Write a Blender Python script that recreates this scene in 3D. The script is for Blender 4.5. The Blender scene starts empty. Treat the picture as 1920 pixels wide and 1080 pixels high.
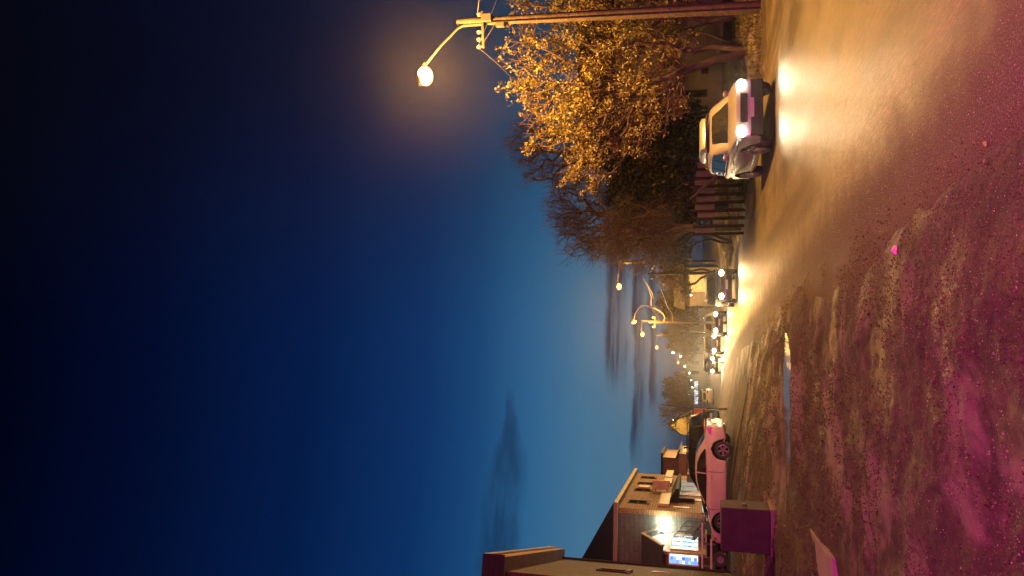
import bpy, bmesh, math, random
import numpy as np
from mathutils import Vector, Matrix, noise as mnoise
R = math.radians
random.seed(7); rng = np.random.default_rng(7)
S = bpy.context.scene; COL = S.collection

# ------------------------------------------------------------------ camera
H_CAM = 1.85; F = 1440.0; PITCH = math.atan(357/1440.0)
cp, sp = math.cos(PITCH), math.sin(PITCH)
cam = bpy.data.cameras.new('camera'); camo = bpy.data.objects.new('camera', cam); COL.objects.link(camo)
cam.sensor_width = 36; cam.lens = 27.0; cam.clip_start = .05; cam.clip_end = 4000
# the phone was held sideways: image right is down, image up is the viewer's right hand
m = Matrix(((0, 1, 0), (sp, 0, -cp), (-cp, 0, -sp))).to_4x4()
m.translation = (0, 0, H_CAM); camo.matrix_world = m
S.camera = camo

# ------------------------------------------------------------------ render settings
S.render.engine = 'CYCLES'
S.view_settings.view_transform = 'Standard'; S.view_settings.look = 'None'
S.view_settings.exposure = 0; S.view_settings.gamma = 1
cy = S.cycles
cy.use_denoising = True; cy.denoising_prefilter = 'ACCURATE'; cy.denoising_input_passes = 'RGB_ALBEDO_NORMAL'
try: cy.denoiser = 'OPENIMAGEDENOISE'
except Exception: pass
cy.max_bounces = 6; cy.diffuse_bounces = 2; cy.glossy_bounces = 3; cy.transmission_bounces = 4
cy.volume_bounces = 0; cy.transparent_max_bounces = 8
cy.sample_clamp_indirect = 4; cy.sample_clamp_direct = 30; cy.caustics_reflective = False; cy.caustics_refractive = False
cy.light_sampling_threshold = .005

# ------------------------------------------------------------------ node helpers
class G:
    """small expression helper for shader node trees"""
    def __init__(s, nt): s.nt = nt
    def n(s, t, **kw):
        nd = s.nt.nodes.new(t)
        for k, v in kw.items():
            if k.startswith('i_'):
                key = k[2:]
                key = int(key) if key.isdigit() else key.replace('_', ' ')
                s.put(nd.inputs[key], v)
            else: setattr(nd, k, v)
        return nd
    def put(s, sock, v):
        if isinstance(v, bpy.types.NodeSocket): s.nt.links.new(v, sock)
        elif isinstance(v, bpy.types.Node): s.nt.links.new(v.outputs[0], sock)
        else:
            try: sock.default_value = v
            except Exception: sock.default_value = (*v, 1)
    def m(s, op, a, b=0.0, c=0.0, clamp=False):
        nd = s.nt.nodes.new('ShaderNodeMath'); nd.operation = op; nd.use_clamp = clamp
        for i, v in enumerate((a, b, c)): s.put(nd.inputs[i], v)
        return nd.outputs[0]
    def step(s, x, a, b):       # smooth 0..1 as x goes a -> b
        nd = s.nt.nodes.new('ShaderNodeMapRange'); nd.interpolation_type = 'SMOOTHSTEP'; nd.clamp = True
        if a <= b: f, t, lo, hi = a, b, 0, 1
        else: f, t, lo, hi = b, a, 1, 0
        for i, v in enumerate((x, f, t, lo, hi)): s.put(nd.inputs[i], v)
        return nd.outputs[0]
    def noise(s, vec, scale, detail=4, rough=.55, dist=0):
        nd = s.nt.nodes.new('ShaderNodeTexNoise')
        if vec is not None: s.put(nd.inputs['Vector'], vec)
        nd.inputs['Scale'].default_value = scale; nd.inputs['Detail'].default_value = detail
        nd.inputs['Roughness'].default_value = rough; nd.inputs['Distortion'].default_value = dist
        return nd.outputs['Fac']
    def vec(s, x, y, z):
        nd = s.nt.nodes.new('ShaderNodeCombineXYZ')
        for i, v in enumerate((x, y, z)): s.put(nd.inputs[i], v)
        return nd.outputs[0]
    def mix(s, f, a, b):
        nd = s.nt.nodes.new('ShaderNodeMix'); nd.data_type = 'RGBA'
        s.put(nd.inputs[0], f); s.put(nd.inputs[6], a); s.put(nd.inputs[7], b)
        return nd.outputs[2]
    def ramp(s, x, stops):
        nd = s.nt.nodes.new('ShaderNodeValToRGB'); cr = nd.color_ramp
        while len(cr.elements) > 1: cr.elements.remove(cr.elements[-1])
        cr.elements[0].position = stops[0][0]; cr.elements[0].color = (*stops[0][1], 1)
        for p, c in stops[1:]:
            e = cr.elements.new(p); e.color = (*c, 1)
        s.put(nd.inputs[0], x)
        return nd.outputs[0]
    def bump(s, h, strength, dist):
        nd = s.nt.nodes.new('ShaderNodeBump'); nd.inputs['Strength'].default_value = strength
        nd.inputs['Distance'].default_value = dist; s.put(nd.inputs['Height'], h)
        return nd.outputs[0]

def c3(v): return (v, v, v) if isinstance(v, (int, float)) else tuple(v)
def srgb(r, g, b):
    f = lambda u: (u/255/12.92) if u/255 <= .04045 else ((u/255+.055)/1.055)**2.4
    return (f(r), f(g), f(b))

# ------------------------------------------------------------------ world: dusk sky, clear, thin dark cloud streaks low down
W = bpy.data.worlds.new('World'); S.world = W; W.use_nodes = True
wt = W.node_tree; wt.nodes.clear(); g = G(wt)
tc = g.n('ShaderNodeTexCoord').outputs['Generated']
sx = g.n('ShaderNodeSeparateXYZ'); g.put(sx.inputs[0], tc)
el = g.m('MULTIPLY', g.m('ARCSINE', sx.outputs[2]), 180/math.pi)
az = g.m('MULTIPLY', g.m('ARCTAN2', sx.outputs[0], sx.outputs[1]), 180/math.pi)
e01 = g.m('DIVIDE', el, 60.0, clamp=True)
grad = g.ramp(e01, [(0, srgb(54, 72, 98)), (2/60, srgb(60, 82, 108)), (5/60, srgb(74, 112, 138)), (8.4/60, srgb(66, 112, 144)), (12.3/60, srgb(42, 96, 140)),
                    (16.3/60, srgb(21, 68, 116)), (20.3/60, srgb(10, 48, 99)), (28/60, srgb(3, 28, 73)), (38.5/60, srgb(1, 11, 44)), (47.6/60, srgb(0, 3, 20)), (1, srgb(0, 1, 10))])
# the sky is greyer and darker to the right; the grey stands in for lamp glare
side = g.step(az, -6.0, 22.0)
grad = g.mix(g.m('MULTIPLY', side, .55), grad, g.mix(.5, grad, (.010, .011, .018, 1)))
gr2 = g.m('MULTIPLY_ADD', side, -.55, 1.0)
def stretch(kx, ky, off=0): return g.vec(g.m('MULTIPLY_ADD', az, kx, off), g.m('MULTIPLY', el, ky), 0)
warp = g.m('MULTIPLY', g.m('SUBTRACT', g.noise(stretch(.16, .35, 3), 1, 4), .5), 1.0)
# low streaks
elw = g.m('ADD', el, g.m('MULTIPLY', warp, 1.1))
st1 = g.m('MULTIPLY', g.step(elw, 7.1, 6.6), g.step(elw, 5.2, 5.8))
st2 = g.m('MULTIPLY', g.step(elw, 5.1, 4.8), g.step(elw, 3.9, 4.5))
st3 = g.m('MULTIPLY', g.step(elw, 3.9, 3.7), g.step(elw, 3.1, 3.5))
ln = g.step(g.noise(stretch(.09, 1.7, 11), 1, 5, .6), .40, .56)
bands = g.m('ADD', g.m('ADD', g.m('MULTIPLY', st1, g.step(az, -8.5, -5.0)), g.m('MULTIPLY', st2, g.step(az, -14.5, -9.5))), g.m('MULTIPLY', st3, g.step(az, -9.5, -7.5)), clamp=True)
lowm = g.m('MULTIPLY', bands, g.m('MULTIPLY_ADD', ln, .6, .4))
lowband = g.m('MULTIPLY', g.step(el, 2.8, 1.6), .55)
# the taller smudge on the left
q = g.m('MULTIPLY_ADD', g.m('ADD', az, 14.0), .10, 0)
cen = g.m('MULTIPLY_ADD', g.m('ADD', az, 14.0), -.02, 13.9)
dd = g.m('ABSOLUTE', g.m('SUBTRACT', g.m('ADD', el, g.m('MULTIPLY', warp, 1.6)), cen))
wid = g.m('MULTIPLY_ADD', g.step(az, -8.0, -15.0), 1.25, .25)
sm = g.step(g.m('DIVIDE', dd, wid), 1.25, .35)
sm = g.m('MULTIPLY', sm, g.m('MULTIPLY', g.step(az, -7.4, -9.0), g.step(az, -26, -19)))
sm = g.m('MULTIPLY', sm, g.m('MULTIPLY_ADD', g.step(g.noise(stretch(.22, 1.1, 5), 1, 5, .6), .34, .60), .55, .45))
clm = g.m('ADD', g.m('ADD', g.m('MULTIPLY', lowm, .95), g.m('MULTIPLY', sm, .55)), lowband, clamp=True)
skyc = g.mix(clm, grad, (*srgb(14, 28, 58), 1))
hs = g.n('ShaderNodeMix', data_type='RGBA', blend_type='MULTIPLY'); hs.inputs[0].default_value = 1
g.put(hs.inputs[6], skyc); g.put(hs.inputs[7], gr2)
bg = g.n('ShaderNodeBackground'); g.put(bg.inputs[0], hs.outputs[2]); bg.inputs[1].default_value = 1.0
wo = g.n('ShaderNodeOutputWorld'); wt.links.new(bg.outputs[0], wo.inputs[0])

# ------------------------------------------------------------------ rays, terrain
def ray(px, py):
    a = px-960; d = Vector(((540-py), F*cp+a*sp, F*sp-a*cp)); return d/d.y
def at(px, py, Y): d = ray(px, py); return Vector((d.x*Y, Y, H_CAM+d.z*Y))

def _hash(ix, iy, s):
    n = (ix.astype(np.int64)*374761393 + iy.astype(np.int64)*668265263 + s*974634777) & 0x7fffffff
    n = (n ^ (n >> 13))*1274126177 & 0x7fffffff
    n = (n ^ (n >> 16)) & 0xffff
    return n/65535.0
def vnoise(x, y, s=0):
    ix = np.floor(x); iy = np.floor(y); fx = x-ix; fy = y-iy
    fx = fx*fx*(3-2*fx); fy = fy*fy*(3-2*fy)
    a = _hash(ix, iy, s); b = _hash(ix+1, iy, s); c = _hash(ix, iy+1, s); d = _hash(ix+1, iy+1, s)
    return (a*(1-fx)+b*fx)*(1-fy)+(c*(1-fx)+d*fx)*fy
def fbm(x, y, s=0, o=4, gain=.5):
    t = 0; a = 1; w = 0
    for i in range(o):
        t = t+a*(vnoise(x, y, s+i)-.5); w += a; a *= gain; x = x*2.03+1.7; y = y*2.03-3.1
    return t/w
def sst(x): x = np.clip(x, 0, 1); return x*x*(3-2*x)
XL = ([-60, 0, 5.15, 7.8, 12.1, 23.4, 38, 86, 150, 300, 900], [5, 1.5, 1.08, .78, .45, -.79, -2.5, -10.2, -17.5, -33, -95])
XR = ([-60, 24, 38, 86, 150, 300, 900], [20, 6.3, 3.1, -4.4, -11.2, -26.5, -88])
def xl(y): return np.interp(y, *XL)
def xr(y): return np.interp(y, *XR)
PUD = (-2.75, 16.1); PUDZ = 0.24
def pud_r(x, y):
    return np.sqrt(((x-PUD[0]+.25*fbm(x*.9, y*.9, 61, 3))/1.5)**2+((y-PUD[1]+1.2*fbm(x*.8, y*.8, 60, 3))/.95)**2)
def height(x, y):
    x = np.asarray(x, float); y = np.asarray(y, float)
    e = fbm(x*.8, y*.4, 40, 3)*.5+fbm(x*3.1+7, y*2.3+x, 41, 3)*.16
    s = xl(y)-x + e*np.where(y < 60, .7, .3)               # metres left of the road edge
    dR = np.minimum(x-xr(y), y-(23.6+.25*(x-6))) + e*.6     # metres into the verge on the far side
    hl = .80*sst(s/7.0)*sst((y-9)/14) + (.0+.085*sst((10-y)/2.5))*sst((s-.05)/.28) + .03*sst(s/3)
    calm = 1-sst((y-26)/4)*(1-sst((y-120)/40))*sst((-x-1)/5)
    near = 1-sst((y-18)/25)
    rough = fbm(x*.55, y*.55, 1, 4)*.09 + fbm(x*2.1, y*2.1, 9, 4)*.085*(.4+near) + fbm(x*8, y*8, 17, 3)*.045*near
    ridge = np.exp(-((s-1.1)/.7)**2)*.06*(.5+fbm(x*1.3, y*.8, 23, 3)*2.2)
    ruts = np.sin((y-.22*x+fbm(x*.3, y*.3, 5, 2)*3.5)*4.4)*.018*sst((s-.8)/2)*sst((26-y)/8)
    mound = .17*np.exp(-(((x+1.35)/.75)**2+((y-18.4)/1.0)**2))*(1+1.6*fbm(x*3, y*3, 77, 3)) + .15*np.exp(-(((x+3.0)/.9)**2+((y-18.0)/.9)**2))*(1+1.8*fbm(x*3.3, y*3.3, 78, 3))
    hl = hl + sst((s-.1)/1.2)*(rough*calm + ridge*sst((40-y)/10) + ruts) + mound*sst((s-.3)/.6)
    pr = pud_r(x, y)
    rim = np.exp(-((pr-1.45)/.42)**2)
    hl = hl*(1-rim)+np.maximum(hl, PUDZ+.012+.05*fbm(x*2.7, y*2.7, 66, 3))*rim
    wgt = 1-sst((pr-.45)/.95)
    hl = hl*(1-wgt)+wgt*(PUDZ-.10+.12*sst((pr-.3)/.8)+.05*fbm(x*3.5, y*3.5, 63, 3))
    hr = .08*sst(dR/.35) + .60*sst(dR/5.0) + sst(dR/1.0)*(fbm(x*.7, y*.7, 31, 4)*.22+fbm(x*3, y*3, 33, 3)*.08)
    base = -.05
    out = np.where(s > 0, -.05+.065*sst(s/.7)+hl, np.where(dR > 0, base+.10*sst(dR/.10)*.6+hr, base))
    far = sst((np.hypot(x, y)-160)/500)
    return out*(1-far)+far*1.2
def h1(x, y): return float(height(np.array([x]), np.array([y]))[0])
def gz(x, y):            # ground or road, whichever is higher
    return max(h1(x, y), 0.0)
def gp(px, py, y0=3.0, y1=260.0):
    d = ray(px, py); Y = y0
    while Y < y1:
        if H_CAM+d.z*Y <= gz(d.x*Y, Y): break
        Y += .05 if Y < 40 else .4
    return Vector((d.x*Y, Y, gz(d.x*Y, Y)))

# ------------------------------------------------------------------ mesh builder
class MB:
    def __init__(s): s.v = []; s.f = []
    def add(s, v, f):
        o = len(s.v); s.v += [tuple(p) for p in v]; s.f += [tuple(i+o for i in q) for q in f]; return s
    def box(s, c, d, rz=0, M=None):
        x, y, z = (k/2 for k in d)
        pts = [Vector((a*x, b*y, e*z)) for a in (-1, 1) for b in (-1, 1) for e in (-1, 1)]
        rot = M or Matrix.Rotation(rz, 3, 'Z')
        pts = [rot @ p+Vector(c) for p in pts]
        return s.add(pts, [(0, 1, 3, 2), (4, 6, 7, 5), (0, 4, 5, 1), (2, 3, 7, 6), (0, 2, 6, 4), (1, 5, 7, 3)])
    def bb(s, a, b): # box by corners
        return s.box([(p+q)/2 for p, q in zip(a, b)], [abs(q-p) for p, q in zip(a, b)])
    def tube(s, pts, rad, n=8, cap=True):
        pts = [Vector(p) for p in pts]; rad = [rad]*len(pts) if isinstance(rad, (int, float)) else rad
        vs = []; fs = []; up = None
        for i, p in enumerate(pts):
            t = (pts[min(i+1, len(pts)-1)]-pts[max(i-1, 0)]).normalized()
            if up is None:
                up = Vector((0, 0, 1)) if abs(t.z) < .9 else Vector((1, 0, 0))
            a = t.cross(up).normalized(); b = a.cross(t).normalized(); up = b
            for k in range(n):
                w = 2*math.pi*k/n; vs.append(p+(a*math.cos(w)+b*math.sin(w))*rad[i])
        for i in range(len(pts)-1):
            for k in range(n):
                fs.append((i*n+k, i*n+(k+1) % n, (i+1)*n+(k+1) % n, (i+1)*n+k))
        if cap: fs += [tuple(range(n))[::-1], tuple((len(pts)-1)*n+k for k in range(n))]
        return s.add(vs, fs)
    def lathe(s, prof, n=20, M=None, closed=False): # prof: (r, z) round z axis
        M = M or Matrix.Identity(4); vs = []; fs = []
        for r, z in prof:
            for k in range(n):
                w = 2*math.pi*k/n; vs.append(M @ Vector((r*math.cos(w), r*math.sin(w), z)))
        L = len(prof)
        for i in range(L-1 if not closed else L):
            j = (i+1) % L
            for k in range(n): fs.append((i*n+k, i*n+(k+1) % n, j*n+(k+1) % n, j*n+k))
        return s.add(vs, fs)
    def prism(s, poly, ax, a, b): # poly 2D extruded along axis ax from a to b
        def P(u, v, w): return {'x': (w, u, v), 'y': (u, w, v), 'z': (u, v, w)}[ax]
        n = len(poly); vs = [P(u, v, a) for u, v in poly]+[P(u, v, b) for u, v in poly]
        fs = [tuple(range(n))[::-1], tuple(range(n, 2*n))]+[(i, (i+1) % n, n+(i+1) % n, n+i) for i in range(n)]
        return s.add(vs, fs)
    def ball(s, c, r, n=10, m=6, sq=(1, 1, 1)):
        vs = []; fs = []
        for i in range(m+1):
            t = math.pi*i/m
            for k in range(n):
                w = 2*math.pi*k/n
                vs.append((c[0]+r*sq[0]*math.sin(t)*math.cos(w), c[1]+r*sq[1]*math.sin(t)*math.sin(w), c[2]+r*sq[2]*math.cos(t)))
        for i in range(m):
            for k in range(n): fs.append((i*n+k, (i+1)*n+k, (i+1)*n+(k+1) % n, i*n+(k+1) % n))
        return s.add(vs, fs)
    def build(s, name, mat=None, parent=None, smooth=None, bevel=0, label=None, recalc=True):
        me = bpy.data.meshes.new(name); me.from_pydata(s.v, [], s.f); me.validate()
        if recalc or bevel or smooth:
            bm = bmesh.new(); bm.from_mesh(me)
            if recalc: bmesh.ops.recalc_face_normals(bm, faces=bm.faces)
            if bevel:
                es = [e for e in bm.edges if len(e.link_faces) == 2 and e.calc_face_angle(0) > .5]
                bmesh.ops.bevel(bm, geom=es, offset=bevel, segments=2, profile=.6, affect='EDGES')
            if smooth:
                for f in bm.faces: f.smooth = True
                for e in bm.edges:
                    if len(e.link_faces) == 2 and e.calc_face_angle(0) > R(smooth): e.smooth = False
            bm.to_mesh(me); bm.free()
        return link(name, me, mat, parent, label)
def link(name, me, mat=None, parent=None, label=None):
    o = bpy.data.objects.new(name, me); COL.objects.link(o)
    if mat: me.materials.append(mat)
    if parent: o.parent = parent
    if label: o['label'] = label
    return o
def tag(o, label, cat, group=None):
    o['label'] = label; o['category'] = cat
    if group: o['group'] = group
    return o
def thing(name, label, cat, loc=(0, 0, 0), rz=0, group=None):
    o = bpy.data.objects.new(name, None); COL.objects.link(o); o.empty_display_size = .2
    o.location = loc; o.rotation_euler = (0, 0, rz)
    return tag(o, label, cat, group)
def kind(o, k): o['kind'] = k; return o
def dup(root, loc, rz, label=None, group=None, sc=None):
    r = root.copy(); COL.objects.link(r); r.location = loc; r.rotation_euler = (0, 0, rz)
    if sc: r.scale = sc
    if label: r['label'] = label
    if group: r['group'] = group
    for ch in list(root.children):
        c = ch.copy(); COL.objects.link(c); c.parent = r
        for gch in list(ch.children):
            d = gch.copy(); COL.objects.link(d); d.parent = c
    return r
def grid_mesh(name, X, Y, Z, mat, smooth=True):
    n, mm = X.shape
    co = np.stack([X, Y, Z], -1).reshape(-1, 3).astype(np.float32)
    idx = np.arange(n*mm).reshape(n, mm)
    q = np.stack([idx[:-1, :-1], idx[:-1, 1:], idx[1:, 1:], idx[1:, :-1]], -1).reshape(-1, 4)
    return raw_mesh(name, co, q, mat, smooth=smooth)
def raw_mesh(name, co, q, mat, parent=None, smooth=False):
    me = bpy.data.meshes.new(name); k = q.shape[1]
    me.vertices.add(len(co)); me.vertices.foreach_set('co', np.ascontiguousarray(co, np.float32).ravel())
    me.loops.add(q.size); me.loops.foreach_set('vertex_index', np.ascontiguousarray(q, np.int32).ravel())
    me.polygons.add(len(q)); me.polygons.foreach_set('loop_start', np.arange(0, q.size, k, dtype=np.int32))
    if smooth: me.polygons.foreach_set('use_smooth', np.ones(len(q), bool))
    me.update(); me.validate()
    return link(name, me, mat, parent)

# ------------------------------------------------------------------ materials
MATS = {}
def mat(name, col, rough=.6, metal=0, col2=None, ns=6, bump=0, bd=.02, bs=None, coat=0, spec=.5, island=False, emit=None, es=0, alpha=None, trans=0):
    if name in MATS: return MATS[name]
    M = bpy.data.materials.new(name); M.use_nodes = True; nt = M.node_tree; p = nt.nodes['Principled BSDF']; q = G(nt)
    col = c3(col); p.inputs['Roughness'].default_value = rough; p.inputs['Metallic'].default_value = metal
    p.inputs['Coat Weight'].default_value = coat; p.inputs['Coat Roughness'].default_value = .08
    p.inputs['Specular IOR Level'].default_value = spec
    p.inputs['Base Color'].default_value = (*col, 1)
    o = q.n('ShaderNodeTexCoord').outputs['Object']
    if col2:
        if island: f = q.n('ShaderNodeNewGeometry').outputs['Random Per Island']
        else: f = q.step(q.noise(o, ns, 5, .6), .32, .68)
        q.put(p.inputs['Base Color'], q.mix(f, (*col, 1), (*c3(col2), 1)))
    if bump: q.put(p.inputs['Normal'], q.bump(q.noise(o, bs or ns*4, 4, .65), bump, bd))
    if emit is not None:
        p.inputs['Emission Color'].default_value = (*emit, 1); p.inputs['Emission Strength'].default_value = es
    if trans: p.inputs['Transmission Weight'].default_value = trans
    MATS[name] = M; return M

def brick_mat(name, c1, c2, mortar, scale=1, bw=.24, bh=.08, bump=.5):
    M = bpy.data.materials.new(name); M.use_nodes = True; nt = M.node_tree; p = nt.nodes['Principled BSDF']; q = G(nt)
    o = q.n('ShaderNodeTexCoord').outputs['Object']; s = q.n('ShaderNodeSeparateXYZ'); q.put(s.inputs[0], o)
    v = q.vec(q.m('ADD', s.outputs[0], s.outputs[1]), s.outputs[2], 0)
    b = q.n('ShaderNodeTexBrick'); q.put(b.inputs['Vector'], v)
    b.inputs['Color1'].default_value = (*c1, 1); b.inputs['Color2'].default_value = (*c2, 1); b.inputs['Mortar'].default_value = (*mortar, 1)
    b.inputs['Scale'].default_value = 1; b.inputs['Mortar Size'].default_value = .012*scale; b.inputs['Brick Width'].default_value = bw*scale; b.inputs['Row Height'].default_value = bh*scale
    b.inputs['Bias'].default_value = -.1; b.inputs['Mortar Smooth'].default_value = .2
    nz = q.noise(o, 1.3, 5, .6)
    q.put(p.inputs['Base Color'], q.mix(q.step(nz, .3, .75), b.outputs[0], q.mix(.5, b.outputs[0], (*[k*.5 for k in c1], 1))))
    q.put(p.inputs['Normal'], q.bump(q.m('ADD', q.m('MULTIPLY', b.outputs['Fac'], -1), q.m('MULTIPLY', q.noise(o, 40), .5)), bump, .02))
    p.inputs['Roughness'].default_value = .85
    return M
def stripe_mat(name, c1, c2, period, axis=2, rough=.7, duty=.12, bump=.6):
    M = bpy.data.materials.new(name); M.use_nodes = True; nt = M.node_tree; p = nt.nodes['Principled BSDF']; q = G(nt)
    o = q.n('ShaderNodeTexCoord').outputs['Object']; s = q.n('ShaderNodeSeparateXYZ'); q.put(s.inputs[0], o)
    a = s.outputs[axis] if axis < 3 else q.m('ADD', s.outputs[0], s.outputs[1])
    fr = q.m('FRACT', q.m('DIVIDE', a, period)); k = q.step(fr, 0, duty)
    nz = q.step(q.noise(o, 2.2, 5), .3, .7)
    q.put(p.inputs['Base Color'], q.mix(k, (*c2, 1), q.mix(nz, (*c1, 1), (*[u*.72 for u in c1], 1))))
    q.put(p.inputs['Normal'], q.bump(q.m('ADD', k, q.m('MULTIPLY', fr, .5)), bump, .02)); p.inputs['Roughness'].default_value = rough
    return M
def glow(name, col, s):
    if name in MATS: return MATS[name]
    M = bpy.data.materials.new(name); M.use_nodes = True; nt = M.node_tree; nt.nodes.remove(nt.nodes['Principled BSDF'])
    e = nt.nodes.new('ShaderNodeEmission'); e.inputs[0].default_value = (*col, 1); e.inputs[1].default_value = s
    nt.links.new(e.outputs[0], nt.nodes['Material Output'].inputs[0]); MATS[name] = M; return M

# ground: trampled wet dirt
def dirt_mat():
    M = bpy.data.materials.new('dirt'); M.use_nodes = True; nt = M.node_tree; p = nt.nodes['Principled BSDF']; q = G(nt)
    o = q.n('ShaderNodeTexCoord').outputs['Object']
    big = q.noise(o, .35, 5, .62, .6); mid = q.noise(o, 1.7, 6, .65, .4); fine = q.noise(o, 17, 6, .75); vf = q.noise(o, 70, 4, .8)
    col = q.ramp(q.m('ADD', q.m('MULTIPLY', mid, .38), q.m('ADD', q.m('MULTIPLY', fine, .37), q.m('MULTIPLY', vf, .25))), [(.36, (.012, .008, .006)), (.46, (.030, .020, .014)), (.54, (.060, .041, .028)), (.66, (.13, .092, .066))])
    dry = q.step(q.m('ADD', q.m('MULTIPLY', big, .8), q.m('MULTIPLY', mid, .3)), .56, .66)      # pale dried crust
    col = q.mix(q.m('MULTIPLY', dry, .85), col, (.21, .17, .15, 1))
    peb = q.n('ShaderNodeTexVoronoi', feature='F1'); q.put(peb.inputs['Vector'], o); peb.inputs['Scale'].default_value = 26
    pb = q.step(peb.outputs['Distance'], .22, .10)
    sel = q.step(q.noise(o, 7, 3), .52, .6)
    pb = q.m('MULTIPLY', pb, sel)
    col = q.mix(pb, col, q.mix(peb.outputs['Color'], (.05, .04, .035, 1), (.20, .165, .13, 1)))
    fe = q.n('ShaderNodeAttribute', attribute_name='from_edge').outputs['Fac']
    ed = q.step(q.m('MULTIPLY_ADD', q.m('SUBTRACT', mid, .5), 2.2, fe), -1.1, .1)
    col = q.mix(q.m('MULTIPLY', ed, .8), col, q.ramp(fine, [(.36, (.016, .011, .009)), (.50, (.055, .040, .034)), (.64, (.13, .10, .088))]))
    q.put(p.inputs['Base Color'], col)
    wet = q.step(q.noise(o, .8, 4, .6), .45, .62)
    q.put(p.inputs['Roughness'], q.m('MULTIPLY_ADD', wet, -.30, .85))
    hgt = q.m('ADD', q.m('ADD', q.m('MULTIPLY', mid, 1.4), q.m('MULTIPLY', fine, .55)), q.m('ADD', q.m('MULTIPLY', vf, .40), q.m('MULTIPLY', pb, .22)))
    q.put(p.inputs['Normal'], q.bump(hgt, 1.0, .075))
    return M
# road: old asphalt under a film of wet sand, wheel tracks
def road_mat():
    M = bpy.data.materials.new('wet_sandy_asphalt'); M.use_nodes = True; nt = M.node_tree; p = nt.nodes['Principled BSDF']; q = G(nt)
    o = q.n('ShaderNodeTexCoord').outputs['Object']; s = q.n('ShaderNodeSeparateXYZ'); q.put(s.inputs[0], o)
    along = q.vec(q.m('MULTIPLY_ADD', s.outputs[1], .105, s.outputs[0]), q.m('MULTIPLY', s.outputs[1], .035), 0)
    tr = q.noise(along, 1.25, 4, .6); tr2 = q.noise(along, 4.5, 3, .6)
    pt = q.noise(o, .5, 5, .6); fine = q.noise(o, 60, 4, .8); grit = q.noise(o, 210, 2, .7)
    f = q.m('ADD', q.m('ADD', q.m('MULTIPLY', tr, .45), q.m('MULTIPLY', tr2, .25)), q.m('MULTIPLY', pt, .30))
    col = q.ramp(f, [(.36, (.028, .024, .018)), (.50, (.085, .072, .057)), (.62, (.155, .132, .104))])
    col = q.mix(q.step(grit, .50, .70), col, q.mix(.5, col, (.22, .19, .15, 1)))
    col = q.mix(q.m('MULTIPLY', q.step(fine, .50, .36), .6), col, (.035, .028, .022, 1))
    sm1 = q.vec(q.m('MULTIPLY_ADD', s.outputs[1], .105, s.outputs[0]), q.m('MULTIPLY', s.outputs[1], .11), 0)   # sparkle and grain of the wet road put into the colour as lane-wise streaks
    gr = q.m('ADD', q.m('MULTIPLY', q.noise(sm1, 42, 4, .8), .6), q.m('MULTIPLY', q.noise(sm1, 15, 4, .8), .4))
    mul = q.n('ShaderNodeMix', data_type='RGBA', blend_type='MULTIPLY'); mul.inputs[0].default_value = 1
    q.put(mul.inputs[6], col); q.put(mul.inputs[7], q.ramp(gr, [(.36, (.30, .29, .28)), (.50, (.95, .95, .95)), (.64, (2.3, 2.2, 2.05))])); col = mul.outputs[2]
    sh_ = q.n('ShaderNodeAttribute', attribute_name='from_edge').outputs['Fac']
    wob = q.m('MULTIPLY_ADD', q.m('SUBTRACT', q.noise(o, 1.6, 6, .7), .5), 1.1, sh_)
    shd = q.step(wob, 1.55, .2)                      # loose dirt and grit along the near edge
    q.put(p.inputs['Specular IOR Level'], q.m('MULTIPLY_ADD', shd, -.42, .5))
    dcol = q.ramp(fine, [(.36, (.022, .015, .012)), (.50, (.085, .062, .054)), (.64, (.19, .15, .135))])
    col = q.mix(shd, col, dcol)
    q.put(p.inputs['Base Color'], col)
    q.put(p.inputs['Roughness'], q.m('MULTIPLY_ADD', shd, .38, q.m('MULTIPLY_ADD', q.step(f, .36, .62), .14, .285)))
    q.put(p.inputs['Normal'], q.bump(q.m('ADD', q.m('MULTIPLY', fine, .8), q.m('MULTIPLY', grit, .8)), .45, .014))
    return M
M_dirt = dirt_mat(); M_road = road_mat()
M_water = mat('puddle_water', (.09, .082, .075), .12, spec=.5, bump=.05, bs=3, bd=.02)

# ------------------------------------------------------------------ ground sheet
ang = np.concatenate([np.linspace(-180, -44, 34)[:-1], np.linspace(-44, 40, 430), np.linspace(40, 180, 34)[1:]])
rad = np.concatenate([[.01, 1.0, 2.0], np.geomspace(2.8, 60, 330), np.geomspace(60, 2500, 70)[1:]])
A, Rr = np.meshgrid(np.radians(ang), rad)
GX = Rr*np.sin(A); GY = Rr*np.cos(A)
ground = kind(grid_mesh('ground', GX, GY, height(GX, GY), M_dirt), 'structure')
at_ = ground.data.attributes.new('from_edge', 'FLOAT', 'POINT'); at_.data.foreach_set('value', np.where(GX > xl(GY)+2, -9, GX-xl(GY)).astype(np.float32).ravel())
ys = np.concatenate([np.linspace(-14, 40, 150), np.geomspace(40, 320, 90)[1:]])
us = np.linspace(0, 1, 60)**1.4
left = xl(ys)-1.5; right = np.where(ys < 25, np.interp(ys, [-14, 15, 25], [34, 30, 16]), np.minimum(16, xr(ys)+1.5+np.maximum(0, 27-ys)*3))
RX = left[:, None]*(1-us)+right[:, None]*us; RY = np.repeat(ys[:, None], 60, 1)
RZ = RX*0
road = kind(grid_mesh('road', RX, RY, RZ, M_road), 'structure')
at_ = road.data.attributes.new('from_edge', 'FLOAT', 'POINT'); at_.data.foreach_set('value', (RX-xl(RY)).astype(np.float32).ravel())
wx, wy = np.meshgrid(np.linspace(PUD[0]-2.8, PUD[0]+2.0, 70), np.linspace(PUD[1]-1.9, PUD[1]+1.9, 60))
wq = np.arange(wx.size).reshape(wx.shape); wq = np.stack([wq[:-1, :-1], wq[:-1, 1:], wq[1:, 1:], wq[1:, :-1]], -1).reshape(-1, 4)
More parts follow.
